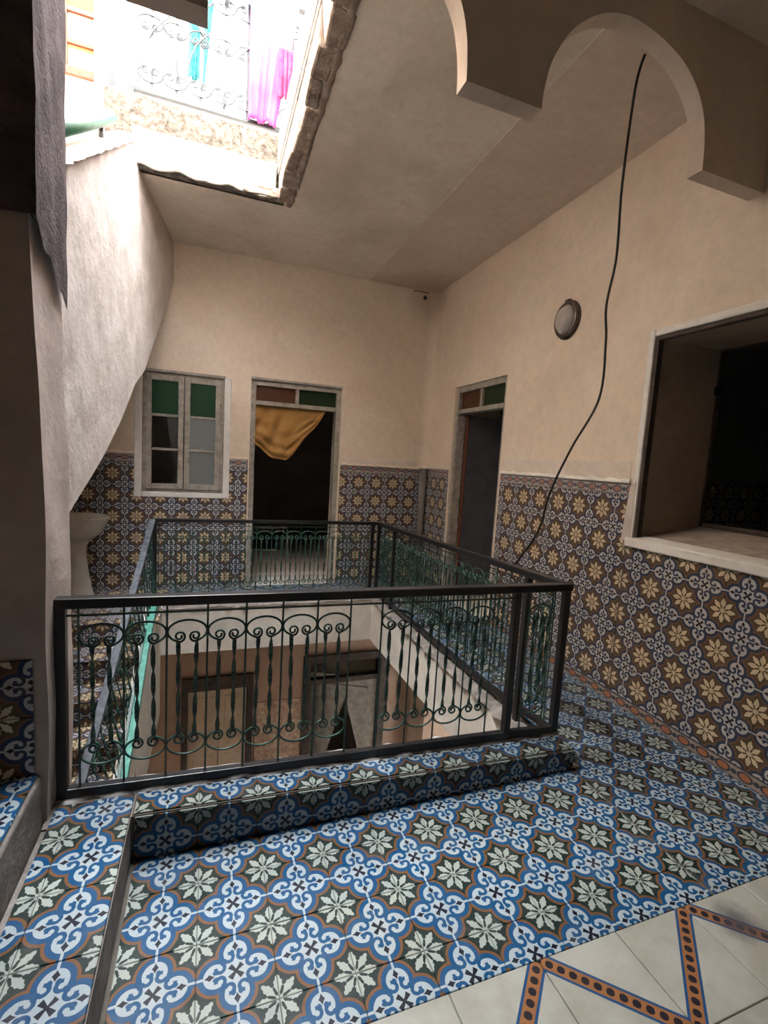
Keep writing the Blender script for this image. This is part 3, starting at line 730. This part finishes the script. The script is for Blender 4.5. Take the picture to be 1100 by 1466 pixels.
# scroll mesh shared by all railings: unit width 1, height about 0.62
def scroll_pts(n1=22, n2=26):
    P = []
    def spiral(sgn):
        out = []
        for k in range(n2+1):
            t = k/n2; a = -PI/2 - t*2*PI*1.35; r = 0.155*(1-t) + 0.045*t
            out.append((sgn*(0.20 + r*math.cos(a)), -0.138 + r*math.sin(a)))
        return out
    right = spiral(1)
    left = spiral(-1)
    P += left[::-1]
    for k in range(1, n1):
        a = math.radians(-113 - k*(314/n1)); P.append((0.5*math.cos(a), 0.31*math.sin(a)))
    P += right
    return P
SP = scroll_pts()
def scroll_mesh(w, r, flip, axis):
    b = MB(); pts = []
    for (x, z) in SP:
        z = -z if flip else z
        pts.append((x*w, 0, z*w*1.02) if axis == 'x' else (0, x*w, z*w*1.02))
    b.tube(pts, r, 5); return b
def railing_section(root, p0, p1, ztop, zbot, start, pitch, count, skip=(), matg='iron_green', rs=0.0042, thin=True):
    """scroll units between two plan points; ztop/zbot: functions of distance; parts go under root"""
    a, b_ = Vector(p0), Vector(p1); L = (b_-a).length; t = (b_-a)/L
    ax = 'x' if abs(t.x) > 0.5 else 'y'
    ml = Matrix.Translation(root.location).inverted()
    meU = scroll_mesh(pitch*0.98, rs, False, ax).mesh('scroll', matg, True); meL = scroll_mesh(pitch*0.98, rs, True, ax).mesh('scroll', matg, True)
    def put(name, me, p):
        o = bpy.data.objects.new(name, me); col.objects.link(o); o.parent = root; o.matrix_parent_inverse = ml; o.location = p; return o
    hU = pitch*0.31
    for i in range(count+1):
        s = start + (i-0.5)*pitch
        if 0.02 < s < L-0.02:
            p = a + t*s
            me = MB().tube([(0, 0, 0), (0, 0, ztop(s)-0.03-zbot(s))], 0.0038, 5).mesh('bar', matg)
            put('bar', me, (p.x, p.y, zbot(s)))
    for i in range(count):
        if i in skip: continue
        s = start + i*pitch
        p = a + t*s
        zu, zl = ztop(s)-0.135, zbot(s)+0.115
        put('scroll', meU, (p.x, p.y, zu)); put('scroll', meL, (p.x, p.y, zl))
        for sg in (-1, 1):
            q = p + t*sg*pitch*0.2
            lean = random.uniform(-0.006, 0.006)
            b2 = MB().twist((0, 0, 0), (t.x*lean, t.y*lean, zu-zl-2*hU+0.006), 0.0075, 0.0028, 1.6 + random.uniform(-0.2, 0.2))
            put('baluster', b2.mesh('baluster', matg), (q.x, q.y, zl+hU-0.003))
rail = tag(empty('balustrade', (0.6, 3.0, 0.0)), 'black iron balustrade with green scrolls guarding the light well', 'railing')
def rp(name, mat, mb, bevel=0.0, **k): return wpart(rail, name, mat, mb, bevel, **k)
FY = 1.745
RXX = 1.60
xa, xb = -0.445, 1.585
ftop = lambda s: 0.862 - 0.022*s/2.03
fbot = lambda s: 0.186 - 0.066*s/2.03
rp('top_rail', 'iron', MB().bar((xa-0.022, FY, ftop(0)-0.018), (xb+0.02, FY, ftop(2.03)-0.018), 0.045, 0.034), 0.003)
rp('bottom_rail', 'iron', MB().bar((xa-0.018, FY, fbot(0)+0.0), (xb+0.018, FY, fbot(2.03)+0.0), 0.03, 0.034), 0.003)
rp('thin_bar', 'iron_green', MB().bar((xa, FY, ftop(0)-0.062), (1.31, FY, ftop(1.75)-0.062), 0.008, 0.006))
for x in (xa, 1.31, xb):
    rp('post', 'iron', MB().bar((x, FY, fbot(x-xa)-0.012), (x, FY, ftop(x-xa)-0.03), 0.032, 0.032), 0.002)
for x in (-0.30, 0.55, 1.45):
    rp('foot', 'iron', MB().bar((x, FY-0.004, curb_z(x)-0.02), (x, FY-0.004, fbot(x-xa)), 0.012, 0.012))
railing_section(rail, (xa, FY, 0), (1.31, FY, 0), lambda s: ftop(s), lambda s: fbot(s)+0.015, 0.116, 0.1325, 12, skip=(7,))
railing_section(rail, (1.31, FY, 0), (xb, FY, 0), lambda s: ftop(1.75+s), lambda s: fbot(1.75+s)+0.015, 0.137, 0.125, 1)
# right side
y0, y1 = FY, 4.405
stop = lambda s: 0.842 - 0.085*s/2.66
sbot = lambda s: 0.105 - 0.075*min(1, s/0.8)
rp('top_rail', 'iron', MB().bar((RXX-0.012, y0, stop(0)-0.018), (RXX-0.025, y1+0.02, stop(2.66)-0.018), 0.045, 0.034), 0.003)
rp('bottom_rail', 'iron', MB().bar((RXX, y0+0.02, 0.095), (RXX, y0+0.6, 0.05), 0.03, 0.03).bar((RXX, y0+0.6, 0.05), (RXX, y1, 0.035), 0.03, 0.03), 0.002)
rp('thin_bar', 'rail_blue', MB().bar((RXX, y0+0.3, stop(0.3)-0.062), (RXX, 4.0, stop(2.3)-0.062), 0.007, 0.006))
for y in (2.03, 3.975, 4.405):
    rp('post', 'iron', MB().bar((RXX-0.012, y, 0.0), (RXX-0.012, y, stop(y-y0)-0.03), 0.032, 0.032), 0.002)
railing_section(rail, (RXX, 2.05, 0), (RXX, 3.96, 0), lambda s: stop(s+0.3), lambda s: 0.05, 0.09, 0.1325, 14)
railing_section(rail, (RXX, 1.77, 0), (RXX, 2.01, 0), lambda s: stop(s), lambda s: 0.10, 0.12, 0.115, 1)
railing_section(rail, (RXX, 3.99, 0), (RXX, 4.39, 0), lambda s: stop(s+2.3), lambda s: 0.05, 0.09, 0.11, 3)
# far side
xf0 = -0.432
rp('top_rail', 'iron', MB().bar((xf0-0.02, 4.405, 0.748), (RXX, 4.405, 0.742), 0.045, 0.03), 0.003)
rp('bottom_rail', 'iron', MB().bar((xf0, 4.405, 0.035), (RXX, 4.405, 0.035), 0.03, 0.028), 0.002)
rp('thin_bar', 'iron_green', MB().bar((xf0, 4.405, 0.702), (RXX, 4.405, 0.697), 0.007, 0.006))
for x in (xf0, 1.52):
    rp('post', 'iron', MB().bar((x, 4.405, 0.0), (x, 4.405, 0.735), 0.032, 0.032), 0.002)
railing_section(rail, (xf0, 4.405, 0), (1.52, 4.405, 0), lambda s: 0.752, lambda s: 0.045, 0.10, 0.135, 14)

# stair railing: handrail falling with the lower flight
srail = tag(empty('stair_railing', (-0.45, 3.5, -0.4)), 'sloping stair railing with worn blue-grey handrail above teal edge', 'railing')
H0, H1 = Vector((-0.445, 4.36, 0.752)), Vector((-0.60, 2.30, -0.50))
wpart(srail, 'handrail', 'rail_blue', MB().bar(H0, H1, 0.045, 0.03), 0.003)
wpart(srail, 'bottom_rail', 'iron_green', MB().bar((sx(4.2)-0.035, 4.2, 0.11), (sx(3.62)-0.035, 3.62, -0.03), 0.016, 0.012).bar((sx(3.62)-0.035, 3.62, -0.03), (sx(2.2)-0.035, 2.2, -0.90), 0.016, 0.012))
nb = 26
for i in range(nb):
    k = (i+0.7)/nb; pt = H0.lerp(H1, k*0.97); yb = pt.y - 0.02
    pb = Vector((sx(yb)-0.035, yb, interp(top, yb)))
    if i % 3 == 0:
        wpart(srail, 'bar', 'iron_green', MB().tube([pb, pt], 0.004, 5))
    else:
        wpart(srail, 'baluster', 'iron_green', MB().twist(pb, pt, 0.0075, 0.0028, 2.2))
for i in range(8):
    k = (i+0.6)/8; pt = H0.lerp(H1, k*0.95); yb = pt.y - 0.02
    pb = Vector((sx(yb)-0.035, yb, interp(top, yb)))
    for f, fl in ((0.8, False), (0.17, True)):
        o = link('scroll', scroll_mesh(0.15, 0.0042, fl, 'y').mesh('scroll', 'iron_green', True), srail)
        o.matrix_parent_inverse = Matrix.Translation(srail.location).inverted(); o.location = pb.lerp(pt, f); o.rotation_euler = (math.radians(-28), 0, 0)
        o.rotation_euler = (math.radians(28), 0, 0)

# ================================================================== JOINERY
# back window
win1 = struct(empty('window_1', ((WX0+WX1)/2, BY+0.05, WZ0)), 'worn grey two-leaf window with green upper panes in the back wall')
fy0, fy1 = BY+0.015, BY+0.065
m = MB(); fo = 0.028
m.box(WX0, WX0+fo, fy0, fy1, WZ0, WZ1); m.box(WX1-fo, WX1, fy0, fy1, WZ0, WZ1); m.box(WX0+fo, WX1-fo, fy0, fy1, WZ1-fo, WZ1); m.box(WX0+fo, WX1-fo, fy0, fy1, WZ0, WZ0+fo)
wpart(win1, 'frame', 'frame', m, 0.004)
wpart(win1, 'head_board', 'frame', MB().box(WX0-0.01, WX1+0.01, BY-0.01, BY+0.1, WZ1-0.005, WZ1+0.02), 0.003)
xm = (WX0+WX1)/2
leaf = [(WX0+fo, xm-0.003, ['g_green', 'g_clear', 'g_clear']), (xm+0.003, WX1-fo, ['g_green', 'g_frost', 'g_frost'])]
for x0, x1, ps in leaf:
    m = MB(); s = 0.05; z0, z1 = WZ0+fo, WZ1-fo
    m.box(x0, x0+s, fy0-0.012, fy1-0.01, z0, z1); m.box(x1-s, x1, fy0-0.012, fy1-0.01, z0, z1); m.box(x0+s, x1-s, fy0-0.012, fy1-0.01, z0, z0+s); m.box(x0+s, x1-s, fy0-0.012, fy1-0.01, z1-s, z1)
    lf = wpart(win1, 'casement', 'frame', m, 0.004)
    h = (z1-z0-2*s); cuts = [z1-s-h*0.33, z1-s-h*0.66]
    for zc in cuts:
        MBo = MB().box(x0+s, x1-s, fy0-0.006, fy1-0.016, zc-0.012, zc+0.012).build('glazing_bar', 'frame', lf, bevel=0.002)
    for (za, zb), g in zip(((cuts[0]+0.012, z1-s), (cuts[1]+0.012, cuts[0]-0.012), (z0+s, cuts[1]-0.012)), ps):
        pn = MB().box(x0+s, x1-s, fy0+0.008, fy0+0.013, za, zb).build('pane', g, lf)
# back doorway with coloured transom
def doorway(name, label, mk, w, h, trans):
    """mk(a,b,c): a along the wall 0..w, b depth into wall, c height"""
    root = struct(empty(name, mk(w/2, 0, 0)), label)
    def bx(nm, mat, a0, a1, b0, b1, c0, c1, bevel=0.003):
        pa, pb = Vector(mk(a0, b0, c0)), Vector(mk(a1, b1, c1))
        return wpart(root, nm, mat, MB().box(min(pa.x, pb.x), max(pa.x, pb.x), min(pa.y, pb.y), max(pa.y, pb.y), c0, c1), bevel)
    bx('jamb', 'frame', 0, 0.05, 0.02, 0.11, 0, h-0.055); bx('jamb', 'frame', w-0.05, w, 0.02, 0.11, 0, h-0.055)
    bx('head', 'frame', 0, w, 0.02, 0.11, h-0.055, h)
    bx('transom_bar', 'frame', 0.05, w-0.05, 0.02, 0.10, h-trans-0.03, h-trans+0.012)
    bx('transom_mullion', 'frame', w/2-0.018, w/2+0.018, 0.03, 0.09, h-trans+0.012, h-0.055)
    return root, bx
door1, bx = doorway('door_1', 'open back doorway with worn grey frame and coloured transom panes', lambda a, b, c: (DX0+a, BY+b, c), DX1-DX0, DZ1, 0.215)
bx('pane', 'g_brown', 0.05, 0.442, 0.055, 0.062, DZ1-0.203, DZ1-0.055, 0); bx('pane', 'g_dkgreen', 0.478, 0.87, 0.055, 0.062, DZ1-0.203, DZ1-0.055, 0)
bx('head_board', 'frame', -0.004, DX1-DX0+0.004, -0.006, 0.02, DZ1-0.006, DZ1+0.018)
door2, bx = doorway('door_2', 'doorway in the right wall with open charcoal leaf and coloured transom', lambda a, b, c: (RX+b, EY0+a, c), EY1-EY0, EZ1, 0.235)
bx('pane', 'g_dkgreen', 0.05, 0.427, 0.055, 0.062, EZ1-0.223, EZ1-0.055, 0); bx('pane', 'g_brown', 0.463, 0.84, 0.055, 0.062, EZ1-0.223, EZ1-0.055, 0)
bx('door_leaf', 'door_grey', EY1-EY0-0.115, EY1-EY0-0.075, 0.115, 0.92, 0.02, EZ1-0.28)
bx('leaf_edge', 'red_wood', EY1-EY0-0.118, EY1-EY0-0.072, 0.105, 0.1145, 0.02, EZ1-0.28, 0.0)
# large opening in the right wall: dark steel frame edge
win2 = struct(empty('window_2', (RX+0.02, (VY0+VY1)/2, VZ0)), 'deep unglazed window opening in the right wall showing a dark room')
m = MB(); m.box(RX-0.006, RX+0.03, VY1-0.022, VY1-0.004, VZ0+0.012, VZ1-0.002); m.box(RX-0.006, RX+0.03, VY0, VY1-0.022, VZ1-0.022, VZ1-0.004)
wpart(win2, 'steel_angle', 'frame_dark', m)
m = MB(); m.box(RX+RW-0.035, RX+RW-0.002, VY1-0.016, VY1-0.006, VZ0+0.075, VZ1-0.006); m.box(RX+RW-0.035, RX+RW-0.002, VY0, VY1-0.016, VZ1-0.016, VZ1-0.006); m.box(RX+RW-0.035, RX+RW-0.002, VY0, VY1-0.03, VZ0+0.075, VZ0+0.1)
wpart(win2, 'inner_frame', 'frame_dark', m)
wpart(win2, 'hinge', 'iron', MB().box(RX+RW-0.05, RX+RW-0.034, VY1-0.05, VY1-0.006, 1.86, 1.91))

# ---- rooms behind the openings
m = MB()
m.box(-1.6, 3.3, 8.2, 8.3, -0.2, 3.0); m.box(-1.7, -1.6, 5.3, 8.3, -0.2, 3.0); m.box(3.3, 3.4, 5.3, 8.3, -0.2, 3.0); m.box(-1.7, 3.4, 5.3, 8.3, 2.9, 3.0)
struct(m.build('wall_back_room', 'room'), 'dark walls of the room behind the back doorway')
struct(MB().box(-1.6, 3.3, 5.0, 8.2, -0.1, -0.01).build('floor_back_room', 'white2'), 'pale dusty floor of the dark back room')
m = MB()
m.box(4.7, 4.8, -0.5, 3.0, 1.36, 2.9); m.box(RX+RW, 4.8, 2.9, 3.0, 0, 2.9); m.box(RX+RW, 4.8, -0.6, -0.5, 0, 2.9); m.box(RX+RW, 4.8, -0.6, 3.0, 2.9, 3.0); m.box(RX+RW, 4.8, -0.6, 3.0, -0.1, 0)
rr_ = struct(m.build('wall_side_room', 'teal_room'), 'dim teal walls of the room beyond the window opening')
tile_field(rr_, 'dado_tile', 'wall_tile', (4.7, 0, 0), YA, ZA, (-1, 0, 0), (0.1, 1.26), [(1.2, 2.88, 0.0, 1.36)])
tile_field(rr_, 'dado_tile', 'wall_tile', (0, 2.9, 0), XA, ZA, (0, -1, 0), (2.9, 1.26), [(RX+RW, 4.69, 0.0, 1.36)])
MB().box(4.7, 4.8, -0.5, 2.9, 0, 1.36).build('dado_backing', 'teal_room', rr_)
m = MB()
m.box(4.2, 4.3, 3.0, 5.3, 0, 2.9); m.box(RX+RW, 4.3, 5.2, 5.3, 0, 2.9); m.box(RX+RW, 4.3, 3.05, 5.3, 2.4, 2.5); m.box(RX+RW, 4.3, 3.0, 3.05, 0, 2.9); m.box(RX+RW, 4.3, 3.0, 5.3, -0.1, -0.01)
struct(m.build('wall_passage', 'room'), 'dark passage behind the right doorway')

# ---- lower storey seen through the light well
LZ = -3.15
struct(MB().box(-1.6, RX+RW, -1, 5.4, LZ-0.1, LZ).build('floor_lower', 'white2'), 'pale tiled floor of the storey below')
m = MB()
A0, A1, AT = -0.20, 0.46, -0.95
B0, B1, BT = 1.02, 1.955, -0.84
for (x0, x1, z0, z1) in ((-1.6, A0, LZ, ZB), (A0, A1, AT, ZB), (A1, B0, LZ, ZB), (B0, B1, BT, ZB), (B1, RX+RW, LZ, ZB)):
    m.box(x0, x1, BY, BY+0.3, z0, z1)
wlb = struct(m.build('wall_lower_back', 'low_wall'), 'brown painted back wall of the storey below')
tile_field(wlb, 'dado_tile', 'low_tile', (0, BY, 0), XA, ZA, (0, -1, 0), (0.5, -1.28), [(A1+0.03, B0-0.03, -2.6, -1.28)], pitch=(0.26, 0.26))
m = MB(); m.box(RX, RX+RW, 1.0, 3.9, LZ, -2.9); m.box(RX, RX+RW, 4.55, BY, LZ, ZB); m.box(RX, RX+RW, 1.0, 4.55, -0.85, ZB); m.box(RX, RX+RW, -1, 3.2, LZ, -0.85)
struct(m.build('wall_lower_right', 'low_wall'), 'brown right wall of the storey below')
struct(MB().box(-1.6, RX+RW, 0.6, 0.8, LZ, ZB).build('wall_lower_front', 'low_wall'), 'wall below the gallery on the near side')
m = MB().box(-0.6, 3.6, 6.4, 6.5, LZ, ZB).box(-0.7, -0.6, 5.25, 6.5, LZ, ZB).box(3.5, 3.6, 3, 6.5, LZ, ZB)
m.box(2.8, 3.6, -1, 6.5, ZB-0.05, ZB+0.3).box(-0.7, 3.6, 5.2, 6.5, ZB-0.05, ZB+0.3).box(3.5, 3.6, -1, 3, LZ, ZB).box(2.8, 3.6, 2.0, 2.1, LZ, ZB).box(-0.7, 3.6, 3.0, 6.5, LZ-0.1, LZ)
struct(m.build('wall_lower_room', 'room'), 'dark rooms behind the lower doors')
d3 = struct(empty('door_3', ((A0+A1)/2, BY, LZ)), 'pale panelled door with dark frame on the storey below')
m = MB(); m.box(A0-0.03, A0+0.03, BY-0.03, BY+0.08, LZ, AT); m.box(A1-0.05, A1+0.01, BY-0.03, BY+0.08, LZ, AT); m.box(A0-0.03, A1+0.01, BY-0.035, BY+0.08, AT-0.13, AT+0.01)
wpart(d3, 'frame', 'frame_dark', m, 0.004)
for x0, x1 in ((A0+0.03, 0.13), (0.135, A1-0.05)):
    lf = wpart(d3, 'door_leaf', 'door_pale', MB().box(x0, x1-0.003, BY+0.02, BY+0.06, LZ, AT-0.13), 0.003)
    for z0, z1 in ((-1.72, -1.17), (-2.9, -1.82)):
        pn = MB().box(x0+0.05, x1-0.05, BY+0.012, BY+0.03, z0, z1).build('panel', 'door_pale', lf, bevel=0.006)
d4 = struct(empty('door_4', ((B0+B1)/2, BY, LZ)), 'grey door standing ajar under a dark transom on the storey below')
m = MB(); m.box(B0-0.02, B0+0.06, BY-0.03, BY+0.1, LZ, BT); m.box(B1-0.06, B1+0.02, BY-0.03, BY+0.1, LZ, BT); m.box(B0-0.02, B1+0.02, BY-0.035, BY+0.1, BT-0.06, BT+0.03); m.box(B0+0.06, B1-0.06, BY, BY+0.08, BT-0.32, BT-0.26)
wpart(d4, 'frame', 'frame_dark', m, 0.004)
wpart(d4, 'transom_pane', 'g_clear', MB().box(B0+0.06, B1-0.06, BY+0.035, BY+0.045, BT-0.26, BT-0.06))
hg = Vector((B1-0.07, BY+0.05, 0)); ang = math.radians(-25)
def lw(a, b, c): return (hg.x - a*math.cos(ang) - b*math.sin(ang), hg.y - a*math.sin(ang)*1.0 + b*math.cos(ang), c)
lf = wpart(d4, 'door_leaf', 'frame', MB().prism([(0, LZ), (0.36, LZ), (0.36, -2.15), (0.16, -2.15), (0.36, BT-0.60), (0.56, -2.15), (0.3602, -2.15), (0.3602, LZ), (0.80, LZ), (0.80, BT-0.33), (0, BT-0.33)], lambda a, c, d: lw(a, d, c), -0.02, 0.02))
m = MB()
for (a0, a1, c0, c1) in ((0.10, 0.13, -2.2, BT-0.45), (0.66, 0.69, -2.2, BT-0.45), (0.13, 0.66, BT-0.48, BT-0.45)):
    m.prism([(a0, c0), (a1, c0), (a1, c1), (a0, c1)], lambda a, c, d: lw(a, d, c), -0.035, -0.0205)
pn = m.build('panel_moulding', 'frame', lf)

# ================================================================== THINGS
# curtain bunched in the back doorway
m = MB()
def cur(u, v):
    x = 0.405 + u*0.745
    zt = 1.86
    # drop: deep on the left half, rising to nothing at the right
    if u < 0.45: drop = 0.40 + 0.16*math.sin(u/0.45*PI/2)
    else: drop = 0.56*(1-(u-0.45)/0.55)**0.85
    sw = math.sin(v*PI)*0.04*math.sin(u*24 + v*6)*(1-u)**2 + 0.022*math.sin(v*v*20 - u*5)*v*(1-u*0.7) + 0.01*math.sin((u+v)*17)*v
    x2 = x - v*0.02*(1-u) + 0.05*v*v*(0.5-u)*0.6
    return (x2, BY+0.075 - 0.055*v*(1-0.5*u) - sw, zt - v*drop + 0.01*math.sin(u*20)*v)
m.grid(60, 40, cur)
tag(m.build('curtain', 'curtain', smooth=True, solid=0.003), 'ochre curtain tied up across the top of the back doorway', 'curtain')
# metal frame standing in the dark room
tf = tag(empty('metal_frame', (0.72, 6.0, 0.0)), 'pale tubular metal stand inside the dark back room', 'stand')
m = MB(); 
for pts in ([(0.5, 6.0, 0.44), (0.93, 6.0, 0.45), (0.95, 6.0, 0.0)], [(0.5, 6.0, 0.0), (0.5, 6.0, 0.44)]):
    wpart(tf, 'leg_tube', 'stand', MB().tube(pts, 0.013, 8), smooth=True)
wpart(tf, 'cross_tube', 'stand', MB().tube([(0.5, 6.0, 0.17), (0.94, 6.0, 0.16)], 0.009, 8), smooth=True)
wpart(tf, 'cross_tube', 'stand', MB().tube([(0.93, 6.0, 0.45), (0.93, 6.35, 0.45), (0.94, 6.35, 0.0)], 0.011, 8), smooth=True)
wpart(tf, 'cross_tube', 'stand', MB().tube([(0.5, 6.0, 0.44), (0.5, 6.35, 0.44), (0.5, 6.35, 0.0)], 0.011, 8), smooth=True)

# pedestal wash basin
bs = tag(empty('wash_basin', (-1.06, 4.58, 0.0)), 'old white pedestal wash basin at the head of the stairs', 'basin')
wpart(bs, 'bowl', 'ceramic', MB().lathe([(0.05, 0.53), (0.12, 0.55), (0.20, 0.61), (0.245, 0.70), (0.26, 0.735), (0.262, 0.75), (0.25, 0.755), (0.225, 0.745), (0.19, 0.69), (0.10, 0.64), (0.02, 0.635)], (-1.06, 4.58, 0), 40, 1.0, 0.85), smooth=True)
wpart(bs, 'pedestal', 'ceramic', MB().lathe([(0.155, 0.0), (0.155, 0.03), (0.14, 0.06), (0.12, 0.15), (0.10, 0.28), (0.085, 0.40), (0.09, 0.50), (0.12, 0.56)], (-1.06, 4.58, 0), 32), smooth=True)
wpart(bs, 'drain', 'chrome', MB().lathe([(0.022, 0.636), (0.022, 0.641)], (-1.06, 4.58, 0), 16), smooth=False)

# drain pipe in the corner
dp = tag(empty('drain_pipe', (2.262, 4.885, 0)), 'grey painted drain pipe in the corner of back and right walls', 'pipe')
wpart(dp, 'pipe', 'pipe', MB().tube([(2.255, 4.885, 0), (2.255, 4.885, 1.285)], 0.042, 18), smooth=True)
wpart(dp, 'pipe_top', 'pipe', MB().lathe([(0.042, 1.27), (0.05, 1.272), (0.05, 1.30), (0.035, 1.302)], (2.255, 4.885, 0), 18))

# oval wall lamp
lp = tag(empty('wall_lamp', (RX, 2.785, 2.40)), 'round bulkhead wall lamp with tarnished rim on the right wall', 'lamp')
m = MB(); ring = []
for k in range(33):
    a = 2*PI*k/32; ring.append((RX-0.022, 2.785+0.098*math.cos(a), 2.40+0.108*math.sin(a)))
wpart(lp, 'rim', 'chrome', m.tube(ring, 0.016, 10, False), smooth=True)
m = MB(); m.v = []; n = 32
prof_ = [(1.0, 0.012), (0.98, 0.03), (0.8, 0.055), (0.5, 0.072), (0.2, 0.08), (0.02, 0.081)]
for f_, dx in prof_:
    for k in range(n):
        a = 2*PI*k/n; m.v.append((RX-dx, 2.785+0.09*f_*math.cos(a), 2.40+0.10*f_*math.sin(a)))
for i in range(len(prof_)-1):
    for k in range(n): m.f.append((i*n+k, i*n+(k+1) % n, (i+1)*n+(k+1) % n, (i+1)*n+k))
m.f.append(tuple(range((len(prof_)-1)*n, len(prof_)*n)))
wpart(lp, 'glass_cover', 'g_lamp', m, smooth=True)
m = MB(); m.prism([(2.785+0.12*math.cos(2*PI*k/28)*1.0, 2.40+0.13*math.sin(2*PI*k/28)) for k in range(28)], lambda a, b, d: (d, a, b), RX-0.012, RX-0.0005)
wpart(lp, 'back_plate', 'frame_dark', m, 0.003)
wpart(lp, 'rim_tab', 'chrome', MB().box(RX-0.03, RX-0.005, 2.765, 2.805, 2.505, 2.535))

# hanging black cable
P = [(1.776, 1.812, CZ-0.0), (1.768, 1.84, 3.09), (1.775, 1.865, 2.70), (1.80, 1.88, 2.39), (1.775, 1.885, 2.165), (1.80, 1.89, 2.0), (1.805, 1.90, 1.73), (1.725, 1.965, 1.485), (1.675, 2.03, 1.26), (1.655, 2.075, 1.04), (1.612, 2.155, 0.87), (1.602, 2.175, 0.834)]
def smooth_path(P, k=8):
    P = [Vector(p) for p in P]; out = []
    for i in range(len(P)-1):
        p0, p1, p2, p3 = P[max(i-1, 0)], P[i], P[i+1], P[min(i+2, len(P)-1)]
        for j in range(k):
            t = j/k
            out.append(0.5*((2*p1) + (p2-p0)*t + (2*p0-5*p1+4*p2-p3)*t*t + (3*p1-p0-3*p2+p3)*t**3))
    out.append(P[-1]); return out
tag(MB().tube(smooth_path(P), 0.0058, 8).build('cable', 'cable', smooth=True), 'black electric cable hanging from the ceiling to the railing', 'cable')

# terrace railing
tr = tag(empty('terrace_railing', (0, 3.87, CZ+0.42)), 'grey scrolled iron railing on the roof terrace edge', 'railing')
ZT = CZ+0.44
wpart(tr, 'bottom_rail', 'iron_grey', MB().bar((-0.56, 3.87, ZT+0.075), (0.62, 3.87, ZT+0.075), 0.03, 0.03), 0.002)
wpart(tr, 'top_rail', 'iron_grey', MB().bar((-0.60, 3.87, ZT+0.93), (0.62, 3.87, ZT+0.93), 0.04, 0.035), 0.002)
wpart(tr, 'post', 'iron_grey', MB().bar((-0.545, 3.87, ZT-0.02), (-0.545, 3.87, ZT+0.95), 0.042, 0.042), 0.002)
wpart(tr, 'post', 'iron_grey', MB().bar((-0.665, 3.93, ZT-0.02), (-0.665, 3.93, ZT+0.95), 0.04, 0.04), 0.002)
for k in range(7):
    x = -0.42 + 0.155*k
    wpart(tr, 'bar', 'iron_grey', MB().bar((x, 3.87, ZT+0.075), (x, 3.87, ZT+0.93), 0.022, 0.010))
mlt = Matrix.Translation(tr.location).inverted()
for k in range(7):
    x = -0.50 + 0.155*k + 0.07
    for z, fl in ((0.185, True), (0.50, False), (0.76, True)):
        o = link('scroll', scroll_mesh(0.15, 0.005, fl, 'x').mesh('scroll', 'iron_grey', True), tr)
        o.matrix_parent_inverse = mlt; o.location = (x, 3.865, ZT+z)
for k in range(4):
    x = -0.5 + 0.27*k
    wpart(tr, 'diagonal_bar', 'iron_grey', MB().tube(smooth_path([(x, 3.862, ZT+0.85), (x+0.07, 3.862, ZT+0.62), (x+0.2, 3.862, ZT+0.42), (x+0.27, 3.862, ZT+0.12)]), 0.005, 6))
    wpart(tr, 'diagonal_bar', 'iron_grey', MB().tube(smooth_path([(x+0.27, 3.862, ZT+0.80), (x+0.2, 3.862, ZT+0.60), (x+0.07, 3.862, ZT+0.42), (x, 3.862, ZT+0.12)]), 0.005, 6))
# laundry
def cloth(name, mat, label, x0, x1, y, z0, z1, amp, fr, seed, cat='cloth', taper=0.0):
    b = MB()
    def fn(u, v):
        x = x0 + (x1-x0)*u*(1 - taper*(1-v))
        k = math.sin(u*fr + seed) * amp + amp*0.6*math.sin(u*fr*2.3+seed*2 + v*2)
        return (x, y + k*(0.4+0.6*(1-v)), z0 + (z1-z0)*v + 0.02*noise.noise(Vector((u*4, seed, 0)))*(1-v))
    b.grid(50, 24, fn)
    return tag(b.build(name, mat, smooth=True, solid=0.002), label, cat, 'laundry on the terrace railing')
cloth('pink_cloth', 'pink', 'long bright pink cloth hung over the terrace railing', 0.205, 0.56, 3.815, ZT+0.06, ZT+1.0, 0.016, 14, 1, taper=0.45)
cloth('crimson_cloth', 'crimson', 'crimson patterned cloth hanging behind the pink one', 0.40, 0.50, 3.755, ZT+0.22, ZT+0.55, 0.012, 20, 2)
cloth('turquoise_cloth', 'turq', 'turquoise patterned cloth seen behind the terrace railing scrolls', -0.20, -0.02, 3.96, ZT+0.30, ZT+0.98, 0.015, 12, 3, taper=0.4)
cloth('violet_cloth', 'purple', 'grey-violet cloth folded over the terrace top rail', 0.02, 0.24, 3.825, ZT+0.80, ZT+0.96, 0.012, 10, 4)
cloth('white_cloth', 'whitecloth', 'white sheet hanging beside the red-brown terrace window', -0.80, -0.66, 4.1, ZT+0.0, ZT+1.2, 0.012, 12, 5)
